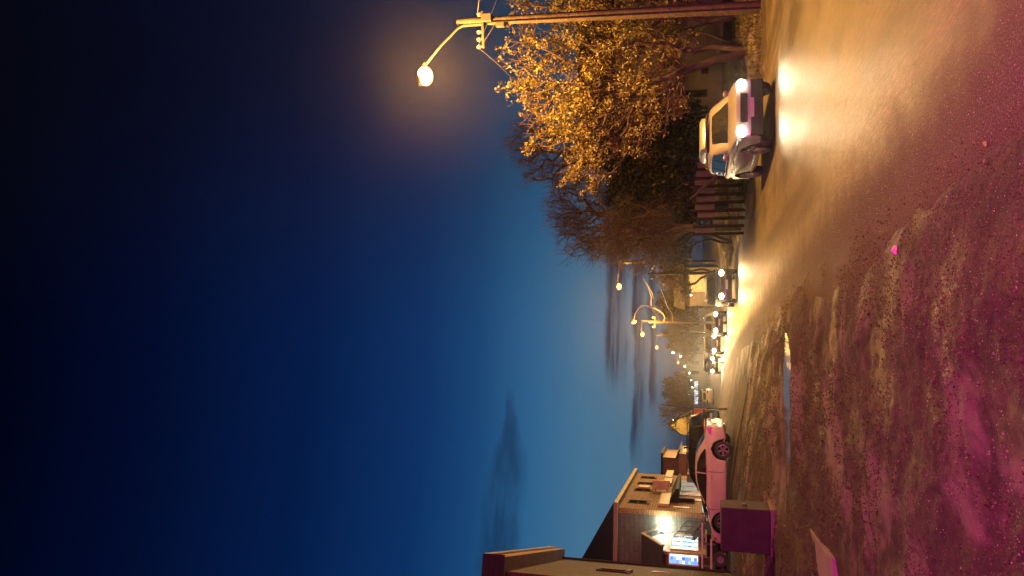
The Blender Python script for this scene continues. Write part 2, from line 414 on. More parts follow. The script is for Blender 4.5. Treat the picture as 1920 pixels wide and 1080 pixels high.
wq = wq[pud_r(wx, wy).ravel()[wq].max(1) < 1.5]; wu, winv = np.unique(wq, return_inverse=True)
kind(raw_mesh('puddle', np.stack([wx.ravel()[wu], wy.ravel()[wu], np.full(len(wu), PUDZ-.015)], 1), winv.reshape(-1, 4), M_water), 'structure')
# the quiet side street in front of the hall
ux = np.linspace(-34, -3.6, 90); uy = np.linspace(0, 1, 26)
SX, SY = np.meshgrid(ux, uy)
SY = 29.6+SY*(4.6) - .06*(SX+4)
SZ = height(SX, SY)+.03
kind(grid_mesh('side_street', SX, SY, SZ, M_road), 'structure')

# ------------------------------------------------------------------ lamps that light the place
SOD = (1.0, .45, .075)
def lamp(name, loc, power, col, parent=None, typ='POINT', size=.12, target=None, angle=160, blend=.5):
    L = bpy.data.lights.new(name, typ); L.energy = power; L.color = col; L.shadow_soft_size = size
    if typ == 'SPOT': L.spot_size = R(angle); L.spot_blend = blend
    o = bpy.data.objects.new(name, L); COL.objects.link(o); o.location = loc
    if target is not None:
        d = Vector(target)-Vector(loc); o.rotation_euler = d.to_track_quat('-Z', 'Y').to_euler()
    if parent: o.parent = parent
    return o
# a pink shop sign high on the building behind the viewer throws its colour over the yard
lamp('pink_sign_light', (3.0, -6.5, 5.6), 27000, (1.0, .07, .38), typ='SPOT', size=.8, target=(-.3, 11, 0), angle=86, blend=.9)

M_wood = mat('weathered_pole_wood', (.045, .030, .022), .85, col2=(.085, .058, .043), ns=3, bump=.8, bd=.03, bs=14)
M_steel = mat('dull_galvanised_steel', (.085, .08, .076), .6, .3, col2=(.06, .056, .052), ns=8)
M_bark0 = mat('tarred_wood', (.028, .020, .015), .9, col2=(.045, .032, .024), ns=6)
M_dark = mat('black_plastic', (.012, .012, .013), .85, col2=(.020, .019, .019), ns=9, spec=.12)
M_ins = mat('pale_ceramic', (.55, .52, .46), .3, col2=(.4, .36, .3), ns=9)
M_lampglow = glow('sodium_lamp_glow', (1.0, .62, .16), 7)
M_lampfar = glow('sodium_lamp_far_glow', (1.0, .50, .12), 4.5)
M_wire = mat('cable_rubber', (.30, .27, .22), .5, col2=(.22, .2, .17), ns=5)

def cobra(parent, p0, p1, glowm, power, drop=.0, s=1.0, col=SOD):
    """arm from p0 to p1 with a lamp head on its end (local coordinates)"""
    p0 = Vector(p0); p1 = Vector(p1); mid = (p0+p1)/2+Vector((0, 0, .06*s))
    MB().tube([p0+Vector((0, 0, -1.1*s)), p0+Vector((0, 0, -.1)), p0.lerp(p1, .06)+Vector((0, 0, .04)), mid, p1], [.04*s, .04*s, .036*s, .032*s, .03*s], 8).build('lamp_arm', M_steel, parent, smooth=50)
    d = (p1-p0); d.z = 0; d.normalize(); n = Vector((-d.y, d.x, 0))
    hd = MB(); prof = [(-.10, .05, .05), (.05, .11, .10), (.28, .17, .12), (.52, .14, .09), (.64, .05, .04)]
    vs = []; fs = []
    for a, w, t in prof:
        for k in range(10):
            th = 2*math.pi*k/10
            vs.append(p1+d*a*s+n*(w*math.cos(th)*s)+Vector((0, 0, t*s*(math.sin(th) if math.sin(th) > 0 else .35*math.sin(th)))))
    for i in range(4):
        for k in range(10): fs.append((i*10+k, i*10+(k+1) % 10, (i+1)*10+(k+1) % 10, (i+1)*10+k))
    fs += [tuple(range(10)), tuple(range(40, 50))]
    hd.add(vs, fs); h = hd.build('lamp_head', M_steel, parent, smooth=60)
    c = p1+d*.34*s+Vector((0, 0, -.09*s))
    MB().ball(c, .23*s, 16, 10, (1, 1, .8)).build('lamp_bowl', glowm, h, smooth=80)  # bowl oversized: the bloom round the lamp is put into its shape
    if power: lamp('lamp_light', c+Vector((0, 0, -.22*s)), power, col, h, size=.16*s)
    return h

# --- the big wooden pole with the burning street lamp
pb = gp(1425, 14); pt = at(857, 42, pb.y+.15); lp = at(797, 143, pb.y-1.2)
pole = thing('utility_pole', 'tall wooden utility pole beside the yellow-lit tree, carrying the brightest street lamp', 'utility pole', pb)
L = lambda p: Vector(p)-pb
ax = [Vector((0, 0, -.3)).lerp(L(pt), t) for t in (0, .05, .2, .4, .6, .8, .98, 1)]
MB().tube(ax, [.205, .20, .19, .175, .16, .145, .135, .10], 18).build('pole', M_wood, pole, smooth=50)
top = L(pt)
cobra(pole, top+Vector((-.16, -.08, -.15)), L(lp)+Vector(((top-L(lp)).x, (top-L(lp)).y, 0)).normalized()*.46+Vector((0, 0, .12)), M_lampglow, 17000, s=1.35)
ca = MB(); 
def axp(t): return ax[0].lerp(ax[-1], t)
w0 = axp(.905)
ca.box(w0+Vector((-.35, -.16, 0)), (1.2, .07, .08), R(-8))
ca.tube([axp(.86)+Vector((-.1, -.1, 0)), w0+Vector((-.75, -.14, -.04))], .018, 6)
ca.build('crossarm', M_bark0, pole)
for k, (dx, dz) in enumerate(((-.9, .10), (-.65, .10), (-.4, .10), (.2, .10))):
    c = w0+Vector((dx, -.1, dz+.02))
    MB().lathe([(.0, -.10), (.03, -.10), (.035, -.02), (.075, -.015), (.06, .03), (.075, .04), (.045, .09), (.0, .10)], 10, Matrix.Translation(c)).build('insulator', M_ins, pole, smooth=40)
bx = MB(); bx.box(axp(.92)+Vector((.02, -.19, -.3)), (.26, .22, .34)); bx.box(axp(.92)+Vector((-.22, -.1, -.75)), (.16, .16, .30)); bx.build('junction_box', M_steel, pole, bevel=.02)
for t in (.28, .30, .62, .88, .95):
    MB().tube([axp(t)-Vector((0, 0, .025)), axp(t)+Vector((0, 0, .025))], .205-.065*t, 16).build('metal_band', M_steel, pole)
cv = MB(); pts = [axp(t)+Vector((-.10, -(.215-.07*t), 0)) for t in np.linspace(.0, .9, 12)]
cv.tube(pts, .018, 6).build('cable_conduit', M_dark, pole)
for k, (a, b, z, lb) in enumerate((
    (w0+Vector((-.9, -.1, .2)), (18, 31, 9.2), .5, 'upper overhead wire running right from the tall wooden pole'),
    (w0+Vector((.25, -.1, .2)), (19, 24, 9.6), .5, 'short overhead wire leaving the back of the tall wooden pole'))):
    a = a+pb; b = Vector(b); q_ = [a.lerp(b, t)-Vector((0, 0, z*4*t*(1-t))) for t in np.linspace(0, 1, 12)]
    tag(MB().tube(q_, .012, 5).build('overhead_wire', M_wire), lb, 'wire', 'wires at the tall pole')
a = w0+Vector((-.9, -.1, .2))+pb; b = at(1000, 205, 34); q_ = [a.lerp(b, t)-Vector((0, 0, .25*4*t*(1-t))) for t in np.linspace(0, 1, 12)]
tag(MB().tube(q_, .011, 5).build('overhead_wire', M_wire), 'thin slanting wire from the tall pole down behind the yellow-lit tree', 'wire', 'wires at the tall pole')

# ------------------------------------------------------------------ trees
def skeleton(base, stems, pts, alpha=.5, jit=.12):
    nodes = [np.array(base, float)]; par = [-1]; plen = [0.0]
    def add(p, j):
        nodes.append(np.array(p, float)); par.append(j); plen.append(plen[j]+np.linalg.norm(nodes[-1]-nodes[j])); return len(nodes)-1
    for st in stems:
        j = 0
        for p in st: j = add(p, j)
    arr = np.zeros((len(nodes)+len(pts)*3, 3)); pl = np.zeros(len(arr)); n = len(nodes)
    arr[:n] = nodes; pl[:n] = plen
    ref = np.mean([st[-1] for st in stems], 0)
    order = np.argsort(np.linalg.norm(pts-ref, axis=1)+rng.random(len(pts))*.6)
    par = list(par)
    for k in order:
        p = pts[k]; d = np.linalg.norm(arr[:n]-p, axis=1)
        j = int(np.argmin(d[1:]+alpha*pl[1:n]))+1
        seg = 1 if d[j] < .55 else (2 if d[j] < 1.3 else 3)
        a = arr[j].copy(); jj = j
        for s_ in range(1, seg+1):
            q = a+(p-a)*s_/seg
            if s_ < seg: q = q+rng.normal(0, jit*d[j]/seg, 3)
            arr[n] = q; pl[n] = pl[jj]+np.linalg.norm(q-arr[jj]); par.append(jj); jj = n; n += 1
    return arr[:n], np.array(par)
def radii(arr, par, r0, rmin=.006, ex=2.3):
    n = len(arr); ch = np.zeros(n)
    leafs = np.ones(n, bool); leafs[par[par >= 0]] = False
    acc = np.where(leafs, 1.0, 0.0)
    for i in range(n-1, 0, -1): acc[par[i]] += acc[i]
    r = (acc/acc[0])**(1/ex)*r0
    return np.maximum(r, rmin), leafs
def edges_mesh(name, P0, P1, r0, r1, m, parent, sides=4):
    d = P1-P0; L_ = np.linalg.norm(d, axis=1, keepdims=True); d = d/np.maximum(L_, 1e-6)
    ref = np.where(np.abs(d[:, 2:3]) < .9, np.array([[0, 0, 1.]]), np.array([[1., 0, 0]]))
    a = np.cross(d, ref); a /= np.linalg.norm(a, axis=1, keepdims=True); b = np.cross(d, a)
    n = len(P0); co = np.zeros((n, 2, sides, 3))
    for k in range(sides):
        w = 2*math.pi*k/sides; off = a*math.cos(w)+b*math.sin(w)
        co[:, 0, k] = P0+off*r0[:, None]; co[:, 1, k] = P1+off*r1[:, None]
    idx = np.arange(n*2*sides).reshape(n, 2, sides)
    q = np.stack([np.stack([idx[:, 0, k], idx[:, 0, (k+1) % sides], idx[:, 1, (k+1) % sides], idx[:, 1, k]], -1) for k in range(sides)], 1).reshape(-1, 4)
    return raw_mesh(name, co.reshape(-1, 3), q, m, parent, smooth=True)
def unit(n): v = rng.normal(size=(n, 3)); return v/np.linalg.norm(v, axis=1, keepdims=True)
def leaves_mesh(name, C, L, Wd, m, parent, D=None):
    n = len(C); a = unit(n) if D is None else D
    b = np.cross(a, unit(n)); b /= np.linalg.norm(b, axis=1, keepdims=True)
    L = np.broadcast_to(L, n)[:, None]; Wd = np.broadcast_to(Wd, n)[:, None]
    nn = np.cross(a, b)
    co = np.stack([C, C+a*L*.5+b*Wd*.5+nn*L*.1, C+a*L, C+a*L*.5-b*Wd*.5+nn*L*.1], 1)
    return raw_mesh(name, co.reshape(-1, 3), np.arange(n*4).reshape(n, 4), m, parent)
def blob_pts(n, blobs):
    """points in a union of ellipsoids (centre, radii, weight), denser towards the outside"""
    w = np.array([b[2] for b in blobs], float); k = rng.choice(len(blobs), n, p=w/w.sum())
    c = np.array([b[0] for b in blobs], float)[k]; r = np.array([b[1] for b in blobs], float)[k]
    return c+unit(n)*r*(rng.random((n, 1))**.45)
def leaf_mat(name, c1, c2, trans=.35):
    M = bpy.data.materials.new(name); M.use_nodes = True; nt = M.node_tree; p = nt.nodes['Principled BSDF']; q = G(nt)
    f = q.n('ShaderNodeNewGeometry').outputs['Random Per Island']; col = q.mix(f, (*c1, 1), (*c2, 1))
    q.put(p.inputs['Base Color'], col); p.inputs['Roughness'].default_value = .6
    t = q.n('ShaderNodeBsdfTranslucent'); q.put(t.inputs[0], col)
    mx = q.n('ShaderNodeMixShader'); mx.inputs[0].default_value = trans
    nt.links.new(p.outputs[0], mx.inputs[1]); nt.links.new(t.outputs[0], mx.inputs[2]); nt.links.new(mx.outputs[0], nt.nodes['Material Output'].inputs[0])
    return M
M_bark = mat('grey_brown_bark', (.035, .026, .020), .9, col2=(.065, .05, .038), ns=5, bump=.7, bd=.02, bs=20)
M_twig = mat('brown_twig_bark', (.055, .034, .022), .85, col2=(.09, .058, .037), ns=5)
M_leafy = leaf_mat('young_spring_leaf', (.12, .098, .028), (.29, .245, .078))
M_darkleaf = leaf_mat('dark_evergreen_needle', (.008, .007, .005), (.020, .016, .010), .15)
M_brownleaf = leaf_mat('russet_bud', (.034, .020, .012), (.065, .039, .022), .2)

def tree(name, label, cat, base, stems, pts, r0, alpha=.5, leaf=None, twig=(3, .5), twr=.006, nl=0, lsize=(.10, .06), group=None, trunk_r=.045, up=.3, cluster=.10, clump=0):
    base = Vector(base); root = thing(name, label, cat, base, 0, group)
    b = np.array(base); arr, par = skeleton((0, 0, -.2), [[np.array(p)-b for p in st] for st in stems], pts-b, alpha)
    r, leafs = radii(arr, par, r0)
    i = np.arange(1, len(arr)); P0 = arr[par[i]]; P1 = arr[i]; R0 = np.minimum(r[par[i]], r[i]*1.5); R1 = r[i]
    big = R1 > trunk_r
    edges_mesh('trunk', P0[big], P1[big], R0[big], R1[big], M_bark, root, 8)
    # twigs continue the direction of the branch, bending up
    sm = np.where(~big)[0]; tw0 = []; tw1 = []
    d = (P1-P0); d = d/np.maximum(np.linalg.norm(d, axis=1, keepdims=True), 1e-6)
    k = twig[0]; src = np.repeat(sm, k); t = rng.random((len(src), 1))
    s0 = P0[src]+(P1[src]-P0[src])*t
    dd = d[src]*.7+unit(len(src))*.75+np.array([0, 0, up]); dd /= np.linalg.norm(dd, axis=1, keepdims=True)
    ln = twig[1]*(.35+rng.random((len(src), 1))*.9); s1 = s0+dd*ln
    br = MB; tr_ = np.full(len(src), twr)
    # a second generation on each twig
    dd2 = dd*.8+unit(len(src))*.6+np.array([0, 0, up*.7]); dd2 /= np.linalg.norm(dd2, axis=1, keepdims=True)
    m0 = s0+dd*ln*.55; m1 = m0+dd2*ln*.6
    a0 = np.concatenate([P0[sm], s0, m0]); a1 = np.concatenate([P1[sm], s1, m1])
    q0 = np.concatenate([R0[sm], tr_, tr_*.8]); q1 = np.concatenate([R1[sm], tr_*.55, tr_*.45])
    tips = np.concatenate([s1, m1, m0]) if leaf else None
    edges_mesh('branches' if leaf else 'crown', a0, a1, q0, q1, M_twig, root, 3)
    if leaf:
        if clump:
            kf = vnoise((tips[:, 0]+tips[:, 1]*.6)*2.3, (tips[:, 2]-tips[:, 1]*.5)*2.3, 3)+.35*rng.random(len(tips)); tips = tips[kf > clump]
        C = np.repeat(tips, nl, 0); C = C+rng.normal(0, cluster, C.shape)
        sz = .55+rng.random(len(C))*.8
        leaves_mesh('crown', C, lsize[0]*sz, lsize[1]*sz, leaf, root)
    return root
def P(px, py, Y): return np.array(at(px, py, Y))
def bl(px, py, Y, rx, rz, w, ry=None):
    return (P(px, py, Y), (rx, ry or rx, rz), w)

tb = gp(1396, 96); Yt = tb.y
blobs = [bl(1005, 130, Yt, 1.7, 1.0, 1.3, 1.5), bl(1040, 215, Yt-.5, 1.4, 1.1, 1.2, 1.5), bl(1105, 110, Yt, 2.2, 1.4, 2.4, 1.6), bl(1110, 200, Yt-.7, 1.6, 1.3, 1.8, 1.5),
         bl(1105, 285, Yt-.8, 1.3, .95, 1.2, 1.2), bl(1080, 322, Yt-1, .55, .45, .35), bl(1115, 335, Yt-1, .5, .4, .3), bl(1200, 130, Yt, 2.1, 1.3, 2.2, 1.6), bl(1205, 210, Yt-.6, 1.2, 1.0, 1.0, 1.2),
         bl(1255, 140, Yt, 1.8, .8, 1.1, 1.5), bl(1265, 205, Yt-.6, .7, .55, .45), bl(1180, 260, Yt-.7, .7, .7, .5), bl(968, 100, Yt, .9, .45, .3), bl(1010, 262, Yt-.6, .45, .35, .2)]
pts = blob_pts(1100, blobs)
stems = [[P(1385, 92, Yt), P(1340, 88, Yt), P(1300, 96, Yt)], [P(1380, 105, Yt-.1), P(1345, 112, Yt-.2), P(1290, 130, Yt-.3), P(1230, 150, Yt-.3)], [P(1388, 88, Yt+.2), P(1330, 66, Yt+.3), P(1280, 50, Yt+.3)]]
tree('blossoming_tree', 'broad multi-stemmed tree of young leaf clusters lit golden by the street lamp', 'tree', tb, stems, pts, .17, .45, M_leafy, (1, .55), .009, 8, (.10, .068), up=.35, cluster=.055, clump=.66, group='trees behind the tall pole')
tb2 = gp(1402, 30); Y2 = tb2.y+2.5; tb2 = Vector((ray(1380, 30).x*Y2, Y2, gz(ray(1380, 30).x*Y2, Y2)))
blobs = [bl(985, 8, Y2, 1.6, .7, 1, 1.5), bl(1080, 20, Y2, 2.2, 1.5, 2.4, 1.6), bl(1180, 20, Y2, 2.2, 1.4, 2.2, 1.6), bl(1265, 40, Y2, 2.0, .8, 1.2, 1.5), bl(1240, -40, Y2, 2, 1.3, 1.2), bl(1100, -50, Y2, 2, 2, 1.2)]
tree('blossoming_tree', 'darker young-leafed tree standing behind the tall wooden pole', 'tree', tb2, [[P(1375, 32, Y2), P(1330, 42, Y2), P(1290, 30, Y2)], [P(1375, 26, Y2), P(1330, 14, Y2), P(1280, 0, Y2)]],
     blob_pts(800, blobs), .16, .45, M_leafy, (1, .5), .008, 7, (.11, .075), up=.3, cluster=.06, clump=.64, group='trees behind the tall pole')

# bare trees behind
def bare(label, bpx, bpy_, Y, stems, blobs, n, r0, alpha=.35, twig=(3, .8), up=.25, twr=.008, leaf=None, nl=0):
    d = ray(bpx, bpy_); base = Vector((d.x*Y, Y, gz(d.x*Y, Y)))
    return tree('bare_tree', label, 'tree', base, [[P(*s_, Y) for s_ in st] for st in stems], blob_pts(n, blobs), r0, alpha, leaf, twig, twr, nl, (.08, .05), group='bare trees across the road', trunk_r=.05, up=up, cluster=.1)
bare('tallest bare tree rising dark behind the golden-leaved tree', 1330, 270, 47, [[(1290, 272), (1230, 280), (1170, 285)], [(1290, 268), (1200, 250), (1130, 240)]],
     [bl(985, 275, 47, 1.6, 1.1, .9), bl(1010, 310, 47, 1.4, 1.1, .8), bl(1060, 300, 47, 2.6, 1.8, 2), bl(1130, 320, 47, 2.6, 1.6, 1.5), bl(1020, 235, 47, 2.0, 1.4, 1), bl(1100, 230, 47, 2.6, 1.8, 1.2)], 420, .30, .22, (5, .95), twr=.010)
bare('wide bare tree with fine upswept twigs against the blue sky', 1325, 385, 45, [[(1280, 385), (1240, 380), (1190, 375)], [(1280, 390), (1230, 410), (1180, 420)]],
     [bl(1065, 395, 45, 1.7, 1.2, 1.2), bl(1085, 440, 45, 1.5, 1.1, 1.1), bl(1120, 465, 45, 1.3, 1.0, .9), bl(1110, 400, 45, 2.2, 1.3, 1.8), bl(1160, 440, 45, 1.9, 1.3, 1.4), bl(1185, 400, 45, 2.2, 1.3, 1.6)], 480, .26, .25, (5, .95), twr=.010)
bare('low russet bare tree leaning over the verge by the thin sign pole', 1325, 430, 39, [[(1280, 425), (1240, 440), (1200, 450)], [(1285, 432), (1240, 470)]],
     [bl(1150, 445, 39, 1.4, 1.1, 1), bl(1190, 465, 39, 1.3, 1.1, 1.2), bl(1230, 470, 39, 1.1, .9, .9), bl(1180, 420, 39, 1.4, 1.0, 1), bl(1240, 430, 39, 1.4, .8, .9)], 420, .16, .4, (5, .62), twr=.008, up=-.05, leaf=M_brownleaf, nl=1)
def shrub(name, label, Y, px0, py0, blobs, n, m, ls, cat='shrub', group=None, nl=10):
    d = ray(px0, py0); base = Vector((d.x*Y, Y, gz(d.x*Y, Y)))
    return tree(name, label, cat, base, [[base+Vector((0, 0, .6)), base+Vector((.2, 0, 1.2))], [base+Vector((.3, .1, .7)), base+Vector((.6, 0, 1.5))]], blob_pts(n, blobs), .12, .4, m, (2, .45), .008, nl, ls, group=group, trunk_r=.05, cluster=.16)
shrub('evergreen_tree', 'dense black evergreen directly behind the near moving SUV', 41, 1325, 270, [bl(1180, 265, 41, 1.5, 1.5, 1), bl(1250, 270, 41, 1.9, 1.4, 1.4), bl(1290, 260, 41, 2, .8, 1), bl(1140, 285, 41, 1, 1, .6)], 330, M_darkleaf, (.24, .10), 'tree', 'dark evergreens across the road')
shrub('evergreen_tree', 'dense black evergreen above the pale plank fence', 42, 1325, 360, [bl(1190, 350, 42, 1.5, 1.4, 1), bl(1250, 345, 42, 1.9, 1.3, 1.4), bl(1285, 370, 42, 1.8, .6, 1), bl(1225, 395, 42, 1.4, 1.2, 1)], 330, M_darkleaf, (.24, .10), 'tree', 'dark evergreens across the road')
shrub('bush', 'russet leafless bush left of the thin sign pole', 47, 1330, 455, [bl(1265, 450, 47, 1.6, .9, 1), bl(1285, 440, 47, 1.8, .7, 1), bl(1240, 440, 47, 1.2, .9, .8), bl(1270, 485, 47, 1.0, .7, .6)], 300, M_brownleaf, (.09, .05), 'bush', 'bushes across the road', 5)
shrub('bush', 'small pinkish bush above the lit garage', 60, 1322, 520, [bl(1250, 515, 60, 1.1, .8, 1), bl(1270, 525, 60, 1.2, .8, 1), bl(1285, 545, 60, 1.0, .5, .6)], 160, M_brownleaf, (.11, .06), 'bush', 'bushes across the road', 5)

# ------------------------------------------------------------------ verge grass, gravel
def scatter(n, fx, fy, ok):
    x = fx(n); y = fy(n); k = ok(x, y); return x[k], y[k]
M_grass = leaf_mat('dry_winter_grass', (.025, .020, .009), (.058, .046, .022), .25)
M_stone = mat('loose_stone', (.030, .024, .020), .5, col2=(.16, .13, .11), island=True)
M_grit = mat('pale_grit', (.08, .07, .06), .35, col2=(.50, .46, .42), island=True)
gx, gy = scatter(60000, lambda n: rng.uniform(-3, 16, n), lambda n: rng.uniform(22, 55, n), lambda x, y: (np.minimum(x-xr(y), y-(23.6+.25*(x-6))) > .15+.5*(vnoise(x*1.2, y*1.2, 5)-.3)) & (vnoise(x*.8, y*.8, 6) > .28))
gzv = height(gx, gy); C = np.stack([gx, gy, gzv-.01], 1); n = len(C)
D = rng.normal(0, .45, (n, 3)); D[:, 2] = .9; D /= np.linalg.norm(D, axis=1, keepdims=True)
o = leaves_mesh('verge_grass', C, .06+rng.random(n)*.17, .012+rng.random(n)*.02, M_grass, None, D); kind(o, 'stuff'); tag(o, 'dry tufted grass covering the bank beyond the road', 'grass')
def pebbles(name, x, y, s, m, label, zoff=None):
    n = len(x); z = (np.maximum(height(x, y), 0) if zoff is None else zoff)
    oct_ = np.array([(1, 0, 0), (-1, 0, 0), (0, 1, 0), (0, -1, 0), (0, 0, 1), (0, 0, -1)], float)
    T = np.array([(0, 2, 4), (2, 1, 4), (1, 3, 4), (3, 0, 4), (2, 0, 5), (1, 2, 5), (3, 1, 5), (0, 3, 5)])
    sc = s[:, None, None]*(.6+rng.random((n, 6, 3))*.8)*np.array([1, 1, .6])
    th = rng.random(n)*6.28; c, s_ = np.cos(th), np.sin(th)
    v = oct_[None]*sc; vx = v[..., 0]*c[:, None]-v[..., 1]*s_[:, None]; vy = v[..., 0]*s_[:, None]+v[..., 1]*c[:, None]
    co = np.stack([vx+x[:, None], vy+y[:, None], v[..., 2]+(z+s*.25)[:, None]], -1)
    q = (T[None]+6*np.arange(n)[:, None, None]).reshape(-1, 3)
    o = raw_mesh(name, co.reshape(-1, 3), q, m); kind(o, 'stuff'); tag(o, label, 'gravel'); return o
def rr(n): return 3.5*np.exp(rng.random(n)*math.log(30/3.5))
def polar(n):
    r = rr(n); a = rng.uniform(-.44, .40, n); return r*np.sin(a), r*np.cos(a)
x, y = polar(26000); k = (xl(y)-x > -.5) & (vnoise(x*1.1, y*1.1, 15)+.3*rng.random(len(x)) > .55) & (height(x, y) > .02); x, y = x[k], y[k]
wp = np.hypot((x-PUD[0])/1.5, (y-PUD[1])/1.3) > 1.15; x, y = x[wp], y[wp]
pebbles('gravel', x, y, .002+rng.random(len(x))**5*.013, M_stone, 'loose stones and clods scattered over the muddy yard')
x, y = polar(60000); k = (x-xl(y) > -6) & (y < 22) & (rng.random(len(x)) < np.where(x > xl(y), np.exp(-(x-xl(y))/1.0), .35)); x, y = x[k], y[k]
wp = np.hypot((x-PUD[0])/1.6, (y-PUD[1])/1.4) > 1.15; x, y = x[wp], y[wp]
pebbles('road_grit', x, y, .0015+rng.random(len(x))**3*.0042, M_grit, 'pale glinting grit strewn along the near edge of the road')

def clods(name, x, y, s, m, label, tall=.55):
    n = len(x); z = np.maximum(height(x, y), 0)
    th = rng.random(n)*6.28; k = np.arange(4)*math.pi/2
    rr_ = s[:, None]*(.6+rng.random((n, 4))*.8)
    bx_ = x[:, None]+rr_*np.cos(th[:, None]+k); by_ = y[:, None]+rr_*np.sin(th[:, None]+k)
    co = np.zeros((n, 5, 3)); co[:, :4, 0] = bx_; co[:, :4, 1] = by_; co[:, :4, 2] = (z-s*.3)[:, None]
    co[:, 4, 0] = x+rng.normal(0, .3, n)*s; co[:, 4, 1] = y+rng.normal(0, .3, n)*s; co[:, 4, 2] = z+s*tall*(.6+rng.random(n)*.9)
    T = np.array([(0, 1, 4), (1, 2, 4), (2, 3, 4), (3, 0, 4)])
    o = raw_mesh(name, co.reshape(-1, 3), (T[None]+5*np.arange(n)[:, None, None]).reshape(-1, 3), m); kind(o, 'stuff'); tag(o, label, 'dirt'); return o
M_clod = mat('mud_clod', (.014, .010, .007), .7, col2=(.085, .060, .044), island=True, spec=.35)
x, y = polar(150000); k = (xl(y)-x > -.2+.5*rng.random(len(x))) & (vnoise(x*1.3, y*1.0, 45)+.6*vnoise(x*4, y*3, 46)+.25*rng.random(len(x)) > .86) & (y < 30); x, y = x[k], y[k]
wp = pud_r(x, y) > 1.22; x, y = x[wp], y[wp]
clods('mud_crumbs', x, y, np.clip(np.hypot(x, y)*(.0006+.0022*rng.random(len(x))**3), .004, .03), M_clod, 'crumbled mud covering the whole yard')
M_wetgrit = mat('wet_road_grit', (.03, .025, .02), .3, col2=(.26, .22, .17), island=True)
x, y = polar(90000); k = (x > xl(y)-.1) & (x < np.where(y < 23, 30, xr(y)-.3)) & (y < 22) & (rng.random(len(x)) < np.clip((24-y)/14, 0, 1)*np.clip(1.2-(x-xl(y))*.17, .20, 1)); x, y = x[k], y[k]
clods('wet_sand_grains', x, y, np.clip(np.hypot(x, y)*(.0003+.0008*rng.random(len(x))**3), .0015, .012), M_wetgrit, 'wet sand grains spread over the asphalt', .5)

# ------------------------------------------------------------------ cars
M_tyre = mat('tyre_rubber', (.018, .018, .018), .8, col2=(.03, .028, .026), ns=7)
M_rim = mat('silver_alloy', (.55, .54, .53), .3, .85, col2=(.42, .41, .40), ns=5)
M_glass = mat('dark_car_glass', (.008, .009, .010), .05, col2=(.014, .014, .015), ns=2, spec=.7)
M_white = mat('pearl_white_paint', (.54, .49, .40), .32, 0, col2=(.48, .43, .36), ns=2.5, coat=.6)
M_silver = mat('silver_grey_paint', (.27, .265, .27), .32, .15, col2=(.23, .225, .23), ns=2.5, coat=.6)
M_black = mat('black_car_paint', (.004, .004, .005), .4, 0, col2=(.008, .008, .008), ns=2.5, coat=.05, spec=.25)
M_grey = mat('dark_grey_paint', (.07, .068, .066), .3, .3, col2=(.055, .052, .05), ns=2.5, coat=.6)
M_chrome = mat('bright_chrome', (.7, .69, .68), .14, 1, col2=(.6, .58, .56), ns=6)
M_head = glow('headlight_glow', (1.0, .90, .70), 90)
M_lens = glow('headlight_lens_glow', (1.0, .78, .45), 1.1)
M_headoff = mat('headlight_glass', (.5, .5, .5), .08, .4, col2=(.4, .4, .4), ns=8)
M_tail = mat('red_tail_lens', (.30, .008, .006), .15, col2=(.22, .006, .005), ns=8, coat=.5)
M_amber = mat('amber_lens', (.5, .12, .01), .15, col2=(.4, .1, .01), ns=8)
M_plate = mat('number_plate', (.30, .29, .27), .4, col2=(.45, .42, .4), ns=20)

def arc(cx, cz, r, a0, a1, n):
    return [(cx+r*math.cos(R(a0+(a1-a0)*i/n)), cz+r*math.sin(R(a0+(a1-a0)*i/n))) for i in range(n+1)]
def inset(poly, d):
    n = len(poly); out = []
    A_ = sum(poly[i][0]*poly[(i+1) % n][1]-poly[(i+1) % n][0]*poly[i][1] for i in range(n)); sg = 1 if A_ > 0 else -1
    for i in range(n):
        p0, p1, p2 = poly[i-1], poly[i], poly[(i+1) % n]
        e1 = Vector((p1[0]-p0[0], p1[1]-p0[1])); e2 = Vector((p2[0]-p1[0], p2[1]-p1[1]))
        n1 = Vector((-e1.y, e1.x)).normalized()*sg if e1.length else Vector((0, 0)); n2 = Vector((-e2.y, e2.x)).normalized()*sg if e2.length else Vector((0, 0))
        nn = (n1+n2)
        nn = nn.normalized()*d/max(.5, nn.length/2) if nn.length > 1e-4 else n1*d
        out.append((p1[0]+nn.x, p1[1]+nn.y))
    return out
def shell(mb, poly, hw, rounds):
    """outline (x, z) swept across the width; rounds: (inset, width factor) from centre strip to the side"""
    loops = []
    for ins, wf in rounds[::-1]:
        pl = inset(poly, ins) if ins else poly
        loops.append([(x, hw(x, z)*wf, z) for x, z in pl])
    loops += [[(x, -y, z) for x, y, z in l] for l in loops[::-1]]
    n = len(poly); vs = [p for l in loops for p in l]; fs = []
    for i in range(len(loops)-1):
        for k in range(n): fs.append((i*n+k, i*n+(k+1) % n, (i+1)*n+(k+1) % n, (i+1)*n+k))
    fs += [tuple(range(n)), tuple((len(loops)-1)*n+k for k in range(n))[::-1]]
    mb.add(vs, fs)
